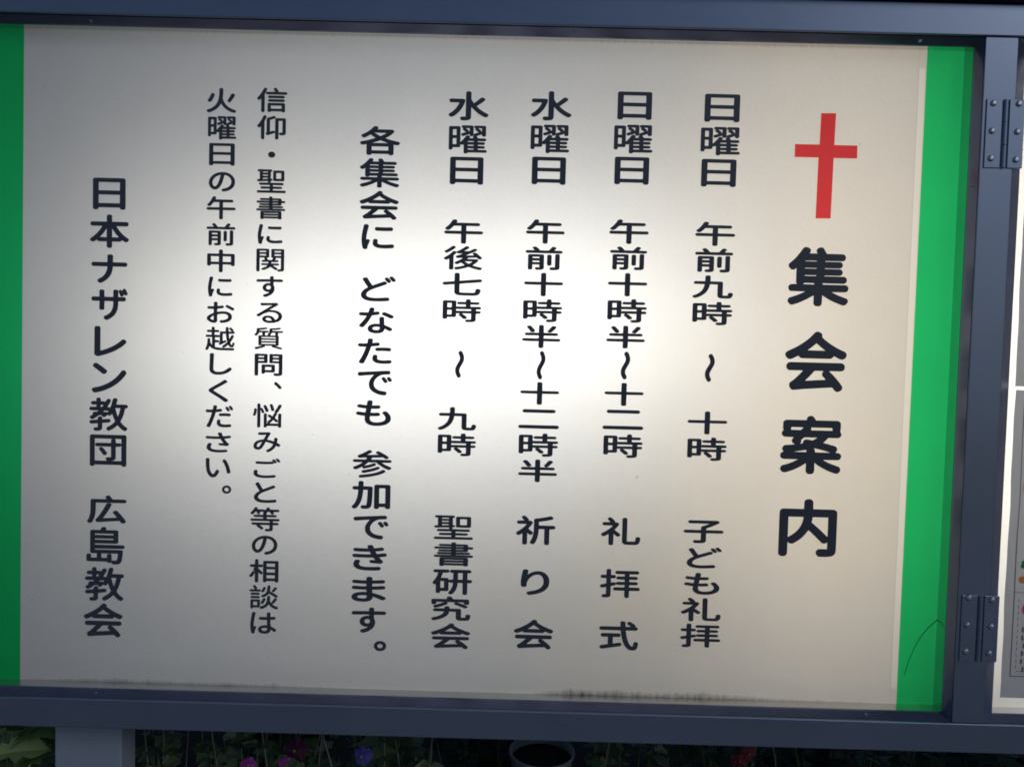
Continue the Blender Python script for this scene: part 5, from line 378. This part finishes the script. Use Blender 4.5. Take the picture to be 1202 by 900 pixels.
LAY = {
'title': ('T', [('集', 0.9317, 0.5049, 0.0707, 0.0684), ('会', 0.9325, 0.4063, 0.0717, 0.07), ('案', 0.9311, 0.3082, 0.0717, 0.069), ('内', 0.9314, 0.2099, 0.068, 0.0686)]),
'b': ('M', [('日', 0.8125, 0.6961, 0.0407, 0.0319), ('曜', 0.8118, 0.6582, 0.0457, 0.0326), ('日', 0.8111, 0.6217, 0.0405, 0.0318), ('午', 0.8096, 0.5514, 0.0464, 0.0277), ('前', 0.8092, 0.521, 0.0441, 0.0278), ('九', 0.8091, 0.4902, 0.0472, 0.0265), ('時', 0.8096, 0.4593, 0.0466, 0.0272), ('〜', 0.8089, 0.3956, 0.011, 0.0328), ('十', 0.8084, 0.331, 0.0465, 0.0272), ('時', 0.809, 0.3002, 0.0462, 0.0276), ('子', 0.8085, 0.2019, 0.0471, 0.0272), ('ど', 0.8104, 0.171, 0.0408, 0.0253), ('も', 0.8087, 0.1399, 0.0418, 0.026), ('礼', 0.8088, 0.1087, 0.0473, 0.0281), ('拝', 0.809, 0.0776, 0.0477, 0.0285)]),
'c': ('M', [('日', 0.7113, 0.6963, 0.0397, 0.0319), ('曜', 0.7109, 0.6581, 0.045, 0.0329), ('日', 0.7102, 0.6218, 0.0401, 0.0317), ('午', 0.7093, 0.5515, 0.0459, 0.0282), ('前', 0.7095, 0.5208, 0.043, 0.027), ('十', 0.7095, 0.4901, 0.0457, 0.0271), ('時', 0.7099, 0.4598, 0.0461, 0.0275), ('半', 0.7091, 0.4291, 0.0452, 0.0266), ('〜', 0.71, 0.3958, 0.0107, 0.0327), ('十', 0.7094, 0.3619, 0.0457, 0.0271), ('二', 0.7093, 0.3321, 0.0478, 0.0231), ('時', 0.7101, 0.3012, 0.0461, 0.0279), ('礼', 0.7108, 0.1997, 0.0466, 0.0332), ('拝', 0.7118, 0.1376, 0.0474, 0.0344), ('式', 0.7122, 0.0749, 0.0465, 0.0349)]),
'd': ('M', [('水', 0.6149, 0.6938, 0.0469, 0.0334), ('曜', 0.6143, 0.6559, 0.045, 0.0326), ('日', 0.6139, 0.6194, 0.0395, 0.0318), ('午', 0.6118, 0.5492, 0.045, 0.0279), ('前', 0.611, 0.5183, 0.0431, 0.0271), ('十', 0.6114, 0.4878, 0.0454, 0.0274), ('時', 0.6111, 0.4576, 0.0459, 0.0268), ('半', 0.6104, 0.4272, 0.0449, 0.0272), ('〜', 0.611, 0.3936, 0.01, 0.0334), ('十', 0.6104, 0.3605, 0.0454, 0.0267), ('二', 0.6102, 0.3303, 0.0475, 0.0227), ('時', 0.6105, 0.2997, 0.0465, 0.0275), ('半', 0.6104, 0.2691, 0.0459, 0.0269), ('祈', 0.6101, 0.1983, 0.0463, 0.0346), ('り', 0.611, 0.1362, 0.034, 0.0305), ('会', 0.6108, 0.0736, 0.0465, 0.0353)]),
'e': ('M', [('水', 0.5191, 0.6915, 0.0463, 0.0334), ('曜', 0.519, 0.653, 0.0444, 0.0323), ('日', 0.5184, 0.6171, 0.0389, 0.0318), ('午', 0.5166, 0.5468, 0.0454, 0.0279), ('後', 0.5166, 0.5163, 0.0448, 0.0277), ('七', 0.5163, 0.4858, 0.0462, 0.0264), ('時', 0.5166, 0.4552, 0.0452, 0.0269), ('〜', 0.5154, 0.3922, 0.0104, 0.0317), ('九', 0.514, 0.3282, 0.0452, 0.0272), ('時', 0.5144, 0.2975, 0.0452, 0.0269), ('聖', 0.5128, 0.1991, 0.0464, 0.0285), ('書', 0.5135, 0.1671, 0.0465, 0.0286), ('研', 0.5128, 0.1337, 0.0469, 0.03), ('究', 0.5118, 0.102, 0.0469, 0.0291), ('会', 0.5121, 0.0688, 0.0466, 0.0305)]),
'f': ('M', [('各', 0.417, 0.6491, 0.0465, 0.0332), ('集', 0.4171, 0.612, 0.0459, 0.0337), ('会', 0.4173, 0.5749, 0.0456, 0.0331), ('に', 0.4165, 0.5382, 0.0381, 0.0291), ('ど', 0.4182, 0.4779, 0.0405, 0.0295), ('な', 0.4164, 0.441, 0.0409, 0.0303), ('た', 0.4155, 0.405, 0.04, 0.0297), ('で', 0.4161, 0.3679, 0.0404, 0.0292), ('も', 0.4154, 0.3322, 0.0411, 0.0302), ('参', 0.4149, 0.2719, 0.0459, 0.033), ('加', 0.4144, 0.2351, 0.0456, 0.0331), ('で', 0.4149, 0.1967, 0.0414, 0.0286), ('き', 0.4138, 0.1603, 0.0411, 0.0307), ('ま', 0.4136, 0.1224, 0.0408, 0.0301), ('す', 0.4143, 0.0853, 0.0409, 0.0306), ('。', 0.4283, 0.0544, 0.0146, 0.012)]),
'g': ('S', [('信', 0.2909, 0.6926, 0.0349, 0.0281), ('仰', 0.2905, 0.6613, 0.0333, 0.0275), ('・', 0.2911, 0.6301, 0.0083, 0.0069), ('聖', 0.2912, 0.5995, 0.0338, 0.027), ('書', 0.2909, 0.5686, 0.0338, 0.0264), ('に', 0.2905, 0.5381, 0.0289, 0.023), ('関', 0.2911, 0.5079, 0.0326, 0.0266), ('す', 0.2908, 0.4773, 0.0313, 0.0244), ('る', 0.2909, 0.4467, 0.03, 0.0238), ('質', 0.2905, 0.4167, 0.0337, 0.0258), ('問', 0.2907, 0.3857, 0.0328, 0.0259), ('、', 0.3021, 0.3616, 0.009, 0.0084), ('悩', 0.29, 0.3259, 0.0338, 0.0284), ('み', 0.29, 0.2946, 0.0316, 0.0238), ('ご', 0.2904, 0.2637, 0.0316, 0.0235), ('と', 0.2889, 0.2345, 0.0266, 0.0243), ('等', 0.289, 0.2028, 0.0347, 0.0287), ('の', 0.2889, 0.1719, 0.0304, 0.0227), ('相', 0.2885, 0.141, 0.0348, 0.0278), ('談', 0.2887, 0.1095, 0.0345, 0.0286), ('は', 0.2886, 0.0783, 0.0309, 0.026)]),
'h': ('S', [('火', 0.2319, 0.6909, 0.034, 0.0281), ('曜', 0.2331, 0.6593, 0.033, 0.0269), ('日', 0.2331, 0.6289, 0.0298, 0.0257), ('の', 0.2335, 0.5974, 0.0305, 0.0225), ('午', 0.2328, 0.5672, 0.0339, 0.0265), ('前', 0.233, 0.5365, 0.0336, 0.0259), ('中', 0.2333, 0.5058, 0.0323, 0.0266), ('に', 0.2328, 0.4756, 0.0287, 0.0234), ('お', 0.2335, 0.4457, 0.0321, 0.0248), ('越', 0.2333, 0.4151, 0.0344, 0.0275), ('し', 0.2343, 0.3852, 0.0264, 0.0253), ('く', 0.232, 0.3537, 0.0231, 0.0261), ('だ', 0.2335, 0.3235, 0.0322, 0.0261), ('さ', 0.2326, 0.2927, 0.0299, 0.0238), ('い', 0.2326, 0.2625, 0.0293, 0.0229), ('。', 0.243, 0.237, 0.0108, 0.0098)]),
'i': ('M', [('日', 0.1019, 0.5802, 0.0381, 0.0366), ('本', 0.1024, 0.5369, 0.0454, 0.0389), ('ナ', 0.1025, 0.4934, 0.0419, 0.0335), ('ザ', 0.1029, 0.4519, 0.0423, 0.0369), ('レ', 0.1041, 0.4084, 0.0377, 0.0355), ('ン', 0.1028, 0.3654, 0.0408, 0.0352), ('教', 0.1024, 0.3224, 0.0455, 0.0393), ('団', 0.1021, 0.2796, 0.0433, 0.0375), ('広', 0.1009, 0.2096, 0.0465, 0.0333), ('島', 0.0996, 0.1662, 0.0454, 0.0446), ('教', 0.0985, 0.1199, 0.0463, 0.0404), ('会', 0.0972, 0.0763, 0.046, 0.0405)]),
}
def loops(style, ch):
    for s in GL[style][ch]:
        yield [(s[i]/999-.5, s[i+1]/999-.5) for i in range(0, len(s), 2)]
for key, (style, rows) in LAY.items():
    phrases = [[rows[0]]]
    for prev, row in zip(rows, rows[1:]):
        gap = (prev[2]-prev[4]/2)-(row[2]+row[4]/2)
        if gap > .35*max(prev[4], row[4], .025): phrases.append([])      # a wide gap starts a new phrase
        phrases[-1].append(row)
    for ph in phrases:
        cu = bpy.data.curves.new('lettering', 'CURVE'); cu.dimensions = '2D'; cu.fill_mode = 'BOTH'; cu.extrude = .00025
        for g, cx, cy, gw, gh in ph:
            for lp in loops(style, g):
                sp = cu.splines.new('POLY'); sp.points.add(len(lp)-1); sp.use_cyclic_u = True
                for q, (x, y) in zip(sp.points, lp): q.co = (cx+x*gw, cy+y*gh, 0, 1)
        tmp = bpy.data.objects.new('tmp', cu); COLL.objects.link(tmp)
        dg = bpy.context.evaluated_depsgraph_get()
        me = bpy.data.meshes.new_from_object(tmp.evaluated_get(dg)); bpy.data.objects.remove(tmp); bpy.data.curves.remove(cu)
        for v in me.vertices: v.co = Vector((v.co.x, -.0008-v.co.z, v.co.y))
        me.name = 'lettering'; me.materials.clear(); me.materials.append(M['vinyl'])
        o = bpy.data.objects.new('lettering', me); link(o, panel); o['label'] = 'dark lettering of the leftmost column, naming the church' if key == 'i' else 'dark lettering reading ' + ''.join(r[0] for r in ph)

# ------------------------------------------------------------------ hinges on the mullion
def hinge(z0, z1, screws, label):
    bm = bmesh.new(); y = D_BAR+.002
    box(bm, 1.1005, 1.1180, y-.0014, y+.0004, z0+ZB, z1+ZB, .0004); box(bm, 1.1262, 1.1432, y-.0014, y+.0004, z0+ZB, z1+ZB, .0005)
    zs = [z0+(z1-z0)*k/3 for k in range(4)]
    for a, b in zip(zs, zs[1:]): tube(bm, [(1.1221, y-.0002, a+.0003+ZB), (1.1221, y-.0002, b-.0003+ZB)], .0027, .0027, 20)
    h = mesh_obj('hinge', bm, M['frame'], board, label=label)
    for x, z in screws:
        b = bmesh.new(); n = 14; rows = []
        for r, dy in ((.0036, 0), (.0034, -.0009), (.0026, -.0018), (.0014, -.0023)):
            rows.append([b.verts.new((x+r*math.cos(2*math.pi*k/n), y-.0013+dy, z+ZB+r*math.sin(2*math.pi*k/n))) for k in range(n)])
        for A, B in zip(rows, rows[1:]):
            for k in range(n): b.faces.new((A[k], A[(k+1) % n], B[(k+1) % n], B[k]))
        top = b.verts.new((x, y-.0016-.0013, z+ZB))
        for k in range(n): b.faces.new((rows[-1][k], rows[-1][(k+1) % n], top))
        mesh_obj('screw', b, M['steel'], h, smooth=True)
hinge(.6285, .7045, [(1.1077, .6997), (1.1075, .6692), (1.1078, .6389), (1.1361, .6999), (1.1359, .6689), (1.1358, .6379)], 'upper hinge of the mullion')
hinge(.0665, .1432, [(1.1078, .1407), (1.1073, .1091), (1.1070, .0784), (1.1345, .1388), (1.1347, .1079), (1.1342, .0767)], 'lower hinge of the mullion')
# small screws in the glossy moulding
for (x, z) in ((.0915, .7700), (.6370, .7700), (.1000, -.0030), (1.000, -.0030), (1.0940, .610), (1.0265, .7700)):
    bm = bmesh.new(); tube(bm, [(x, -.0205, z+ZB), (x, -.0232, z+ZB)], .0022, .0019, 10); mesh_obj('moulding_screw', bm, M['frame'], board)
# posts
part('post', M['post'], [(.0268, .1092, .020, .056, -.0405-.75, -.0407)], .002, label='pale grey square post under the left end')
part('post', M['post'], [(1.590, 1.672, .020, .056, -.0405-.75, -.0407)], .002)

# ------------------------------------------------------------------ posters on the right-hand panel
def poster(name, x0, x1, z0, z1, label, wavy):
    t = empty(name, (x0, -.001, z0+ZB), label, 'poster')
    bm = bmesh.new(); n = 24; rows = []
    for k in range(n+1):
        z = (z1-z0)*k/n
        dx = wavy*(.0016*math.sin(k*.55)+.0010*math.sin(k*1.3+1))
        rows.append([bm.verts.new((dx, -.0004, z)), bm.verts.new((x1-x0, -.0004, z))])
    for A, B in zip(rows, rows[1:]): bm.faces.new((A[0], A[1], B[1], B[0]))
    mesh_obj('sheet', bm, M['paper'], t)
    return t
def ink(t, name, mat, quads):
    bm = bmesh.new()
    for pts in quads: bm.faces.new([bm.verts.new((x-t.location.x, -.0009, z-(t.location.z-ZB))) for x, z in pts])
    return mesh_obj(name, bm, mat, t)
def rect(x0, x1, z0, z1): return [(x0, z0), (x1, z0), (x1, z1), (x0, z1)]
def disc(cx, cz, rx, rz, n=14, a0=0): return [(cx+rx*math.cos(a0+2*math.pi*k/n), cz+rz*math.sin(a0+2*math.pi*k/n)) for k in range(n)]
pu = poster('upper_poster', 1.1660, 1.70, .3835, .7440, 'plain grey paper poster on the upper half of the right panel', .3)
pl = poster('lower_poster', 1.1672, 1.70, .0133, .3792, 'grey paper poster with thin frame line and coloured pictures, lower right panel', .3)
fr = [(1.1778, .0395), (1.1780, .12), (1.1775, .19), (1.1786, .25), (1.1779, .335), (1.1782, .365)]
q = []
for (xa, za), (xb, zb) in zip(fr, fr[1:]): q.append([(xa-.0004, za), (xa+.0004, za), (xb+.0004, zb), (xb-.0004, zb)])
q += [rect(1.1778, 1.69, .0391, .0399), rect(1.69, 1.6908, .0391, .3656), rect(1.1782, 1.69, .365, .3657), rect(1.1782, 1.44, .1398, .1404)]
ink(pl, 'frame_line', M['ink'], q)
q = []
for k in range(12):
    z = .132-k*.0072; q.append([(1.1832+.0002*(k % 3), z), (1.1838+.0002*(k % 3), z+.0002), (1.1840, z-.0042), (1.1834, z-.0044)])
for k in range(5): q.append(rect(1.1840+k*.0045, 1.1868+k*.0045, .0455, .0462))
ink(pl, 'dashed_line', M['ink'], q)
rng = random.Random(4); q = []
for k in range(6):
    z = .098-k*.0095
    for j in range(3):
        x = 1.1880+rng.random()*.003; q.append([(x, z), (x+.0030, z+.0004), (x+.0032, z-.0005), (x+.0004, z-.0012)]); z -= .0019
        q.append([(x+.001, z+.003), (x+.0016, z+.003), (x+.0014, z-.001), (x+.0008, z-.001)])
ink(pl, 'printed_marks', M['ink'], q)
ink(pl, 'leaf_picture', M['inkgreen'], [[(1.1835, .1700), (1.1880, .1680), (1.1960, .1690), (1.1985, .1760), (1.1930, .1770), (1.1955, .1840), (1.1900, .1850), (1.1875, .1790), (1.1850, .1775)]])
for d in (disc(1.1868, .1556, .0050, .0044), disc(1.1975, .1560, .0046, .0040), disc(1.1862, .2640, .0050, .0050)): ink(pl, 'fruit_picture', M['inkorange'], [d])
ink(pl, 'flower_picture', M['inkpink'], [disc(1.1945, .1200, .0068, .0078)])

# ------------------------------------------------------------------ ground and planting
gm = simple('dark_soil', (.012, .010, .008), .9, .2, 0, .4, 30, .8, 90)
bm = bmesh.new(); bmesh.ops.create_grid(bm, x_segments=60, y_segments=60, size=40)
for v in bm.verts: v.co.z = .012*math.sin(v.co.x*3.1)*math.cos(v.co.y*2.3)-.01
g = mesh_obj('ground', bm, gm); g['kind'] = 'structure'
pm = simple('bounce_concrete', (.34, .33, .31), .85, .2, 0, .18, 12, .6, 120)
bm = bmesh.new(); box(bm, -14, 14, -9, -.22, -.06, .05, .01)  # unseen pale paving, added to bounce light into frame and mouldings
pv = mesh_obj('bounce_pavement', bm, pm); pv['kind'] = 'structure'

def leafmat(name, cols, tl=.25):
    mt, n, out = newmat(name)
    geo = n.nodes.new('ShaderNodeNewGeometry')
    c = ramp(n, geo.outputs['Random Per Island'], [(i/(len(cols)-1), c) for i, c in enumerate(cols)])
    c = mixc(n, noise(n, objcoord(n), 90), c, (.5, .5, .5), 'OVERLAY')
    b = nd(n, 'ShaderNodeBsdfPrincipled'); b.inputs['Roughness'].default_value = .5; b.inputs['Specular IOR Level'].default_value = .35; n.links.new(c, b.inputs['Base Color'])
    t = nd(n, 'ShaderNodeBsdfTranslucent'); n.links.new(c, t.inputs[0])
    mx = n.nodes.new('ShaderNodeMixShader'); mx.inputs[0].default_value = tl; n.links.new(b.outputs[0], mx.inputs[1]); n.links.new(t.outputs[0], mx.inputs[2]); n.links.new(mx.outputs[0], out.inputs[0])
    return mt
LM = {'bright': leafmat('fresh_leaf', [(.08, .15, .05), (.17, .27, .09), (.27, .35, .18)]),
      'mid': leafmat('green_leaf', [(.035, .07, .032), (.09, .15, .07), (.30, .34, .22)]),
      'dark': leafmat('dark_leaf', [(.010, .022, .014), (.022, .045, .028), (.04, .07, .04)], .1)}
STEM = simple('green_stem', (.06, .09, .04), .6, .3)
TWIG = simple('pale_twig', (.16, .15, .11), .7, .3)
def petalmat(name, a, b): return leafmat(name, [a, b, a], .3)
PM = {'magenta': petalmat('magenta_petal', (.22, .02, .20), (.32, .04, .30)), 'plum': petalmat('plum_petal', (.05, .006, .03), (.09, .01, .05)),
      'violet': petalmat('violet_petal', (.06, .05, .28), (.10, .08, .38)), 'red': petalmat('red_petal', (.13, .005, .012), (.20, .010, .022))}
EYE = simple('flower_eye', (.25, .18, .05), .6, .3)

def leaf(bm, pos, d, nrm, ln, wd, lobes, rng):
    """one leaf blade: lobed outline, folded along the midrib and curled towards the tip"""
    d = d.normalized(); s = d.cross(nrm).normalized(); u = s.cross(d)
    n = 9; mid = []; L = []; Rr = []
    for k in range(n):
        t = k/(n-1); wv = math.sin(math.pi*min(1, t*.93+.05))**.8*wd*.5
        if lobes: wv *= (1+.30*math.sin(t*math.pi*2*lobes+.6))*(1.16 if k % 2 else .84)
        c = pos+d*ln*t-u*ln*.28*t*t
        mid.append(bm.verts.new(c))
        if 0 < k < n-1: L.append(bm.verts.new(c+s*wv+u*wv*.35)); Rr.append(bm.verts.new(c-s*wv+u*wv*.35))
        else: L.append(None); Rr.append(None)
    for k in range(n-1):
        for S, fl in ((L, 0), (Rr, 1)):
            vs = [mid[k], S[k], S[k+1], mid[k+1]] if fl else [mid[k], mid[k+1], S[k+1], S[k]]
            vs = [v for v in vs if v is not None]
            if len(vs) > 2: bm.faces.new(vs)

def plant(name, label, cat, x, y, h, spread, nleaf, lsize, mat, seed, lobes=2, group=None, twigs=0, flowers=(), aim=None):
    """h: top of the plant above the soil; leaves gather on stems that fan out of the base"""
    rng = random.Random(seed)
    t = empty(name, (x, y, 0), label, cat, group)
    sb = bmesh.new(); fb = bmesh.new(); ns = max(4, nleaf//14)
    for i in range(ns):
        a = rng.uniform(0, 2*math.pi); r = spread*math.sqrt(rng.random())
        tip = Vector((r*math.cos(a), r*math.sin(a), h*rng.uniform(.80, 1.0)))
        midp = Vector((tip.x*.45, tip.y*.45, tip.z*.55))
        tube(sb, [(0.01*math.cos(a), .01*math.sin(a), -.02), midp, tip], .0035, .0012, 5)
        for k in range(nleaf//ns):
            f = rng.uniform(.72, 1.04) if rng.random() < .7 else rng.uniform(.45, .75); p = midp.lerp(tip, (f-.45)/.55) if f > .45 else midp
            da = rng.uniform(0, 2*math.pi); d = Vector((math.cos(da), math.sin(da), rng.uniform(-.1, .8)))
            nr = Vector((rng.uniform(-.4, .4), rng.uniform(-.6, .2), 1))
            l = lsize*rng.uniform(.6, 1.25); leaf(fb, p+d.normalized()*.006, d, nr, l, l*rng.uniform(.55, .85), lobes, rng)
    mesh_obj('stems', sb, STEM, t); mesh_obj('foliage', fb, LM[mat], t)
    if twigs:
        tb = bmesh.new()
        for i in range(twigs):
            a = rng.uniform(0, 2*math.pi); r = spread*rng.random()
            b = Vector((r*math.cos(a), r*math.sin(a), h*.7)); e = b+Vector((rng.uniform(-.05, .05), rng.uniform(-.04, .04), h*rng.uniform(.3, .42)))
            tube(tb, [b, b.lerp(e, .5)+Vector((rng.uniform(-.01, .01), 0, 0)), e], .0013, .0007, 5)
        mesh_obj('twigs', tb, TWIG, t)
    for (fx, fy, fz, size, pm) in flowers:
        pb = bmesh.new(); c = Vector((fx-x, fy-y, fz))
        ax = Vector((rng.uniform(-.25, .25), -1, rng.uniform(.2, .5))).normalized(); s1 = ax.orthogonal().normalized(); s2 = ax.cross(s1)
        for k in range(5):
            a = 2*math.pi*k/5+rng.uniform(-.15, .15); d = s1*math.cos(a)+s2*math.sin(a)
            q = d.cross(ax); l = size*.5*rng.uniform(.9, 1.12); off = ax*.0012*k
            ctr = pb.verts.new(c+off); ringv = []
            for j in range(9):
                tt = j/8; bb = (tt-.5)*2.0
                rad = l*(.55+.45*math.cos(bb*1.25)); ringv.append(pb.verts.new(c+off+d*rad*math.cos(bb*.75)+q*rad*math.sin(bb*.95)+ax*(.12*l*math.cos(j*1.7)-.1*l)))
            for j in range(8): pb.faces.new((ctr, ringv[j], ringv[j+1]))
        fo = mesh_obj('flower', pb, PM[pm], t, True)
        eb = bmesh.new(); bmesh.ops.create_icosphere(eb, subdivisions=2, radius=size*.07, matrix=Matrix.Translation(c+ax*.008)); mesh_obj('flower_eye', eb, EYE, fo, True)
        kb = bmesh.new(); tube(kb, [c+Vector((0, .003, -.002)), c+Vector((.005, .02, -.08)), Vector((0, 0, .1))], .0012, .002, 5); mesh_obj('flower_stalk', kb, STEM, fo)

H0 = ZB
plant('leafy_plant', 'light green lobed-leaf plant just left of the grey post', 'plant', -.035, 0.070, H0-0.035, .075, 120, .055, 'bright', 11, 3)
plant('leafy_plant', 'sparse green plant with a few pale twigs just right of the grey post', 'plant', .155, 0.140, H0-0.098, .09, 170, .026, 'mid', 12, 2, None, 4)
plant('magenta_flower_plant', 'twiggy plant with two magenta flowers under the left half of the board', 'flowering plant', .265, 0.100, H0-0.085, .085, 230, .027, 'mid', 13, 2, None, 6,
      [(.253, 0.060, H0-0.129, .020, 'magenta'), (.302, 0.060, H0-0.127, .020, 'magenta'), (.309, 0.075, H0-0.116, .030, 'plum')])
plant('violet_flower_plant', 'lobed-leaf plant with one violet-blue flower under the board', 'flowering plant', .425, 0.100, H0-0.081, .085, 190, .038, 'mid', 14, 3, None, 4,
      [(.401, 0.050, H0-0.107, .024, 'violet')])
plant('dark_shrub', 'dark leafy shrub between the violet flower and the bowl rim', 'shrub', .560, .26, H0-.155, .11, 220, .034, 'dark', 15, 2)
plant('leafy_plant', 'small green plant just right of the pale bowl rim', 'plant', .755, .22, H0-.120, .060, 130, .028, 'mid', 16, 2, None, 2)
plant('red_flower_plant', 'dark plant with one deep red flower under the right part of the board', 'flowering plant', .925, .20, H0-.105, .075, 170, .030, 'dark', 17, 2, None, 3,
      [(.908, .12, H0-.125, .024, 'red'), (.900, .125, H0-.138, .020, 'red')])
plant('dark_shrub', 'dark shrub below the lower hinge, right of the red flower', 'shrub', 1.10, .25, H0-.115, .13, 150, .045, 'dark', 18, 2)
plant('dark_shrub', 'dark shrub at the far right under the poster panel', 'shrub', 1.36, .25, H0-.110, .13, 140, .045, 'dark', 19, 2)
for i, (x, y, h, lb) in enumerate(((-.25, .55, .53, 'tall dark hedge plant added behind the pale green leaves, far left'), (.16, .60, .54, 'tall dark hedge plant added behind the gap right of the post'), (.58, .62, .53, 'tall dark hedge plant added behind the planter bowl'), (1.0, .60, .54, 'tall dark hedge plant added behind the red flower'), (1.42, .58, .54, 'tall dark hedge plant added at the far right behind the board'))):
    plant('screen_hedge_plant', lb, 'hedge plant', x, y, h, .27, 620, .05, 'dark', 30+i, 2, 'dark hedge plants added behind the board')  # back row added to block sky light and keep the gaps dark
# pale bowl
bt = empty('planter_bowl', (.632, .15, 0), 'shallow pale rimmed planter bowl under the middle of the board', 'planter')
PB = simple('pale_glazed_clay', (.14, .14, .16), .45, .5)
bm = bmesh.new(); n = 40; rows = []
for r, z in ((.022, .0), (.036, .38), (.0430, H0-.153), (.0460, H0-.149), (.0460, H0-.146), (.0435, H0-.146), (.041, H0-.17)):
    rows.append([bm.verts.new((r*math.cos(2*math.pi*k/n), r*math.sin(2*math.pi*k/n), z)) for k in range(n)])
for A, B in zip(rows, rows[1:]):
    for k in range(n): bm.faces.new((A[k], A[(k+1) % n], B[(k+1) % n], B[k]))
bm.faces.new(rows[0])
mesh_obj('bowl', bm, PB, bt, True)
bm = bmesh.new(); bm.faces.new([bm.verts.new((.0422*math.cos(2*math.pi*k/n), .0422*math.sin(2*math.pi*k/n), H0-.158)) for k in range(n)])
mesh_obj('potting_soil', bm, gm, bt)
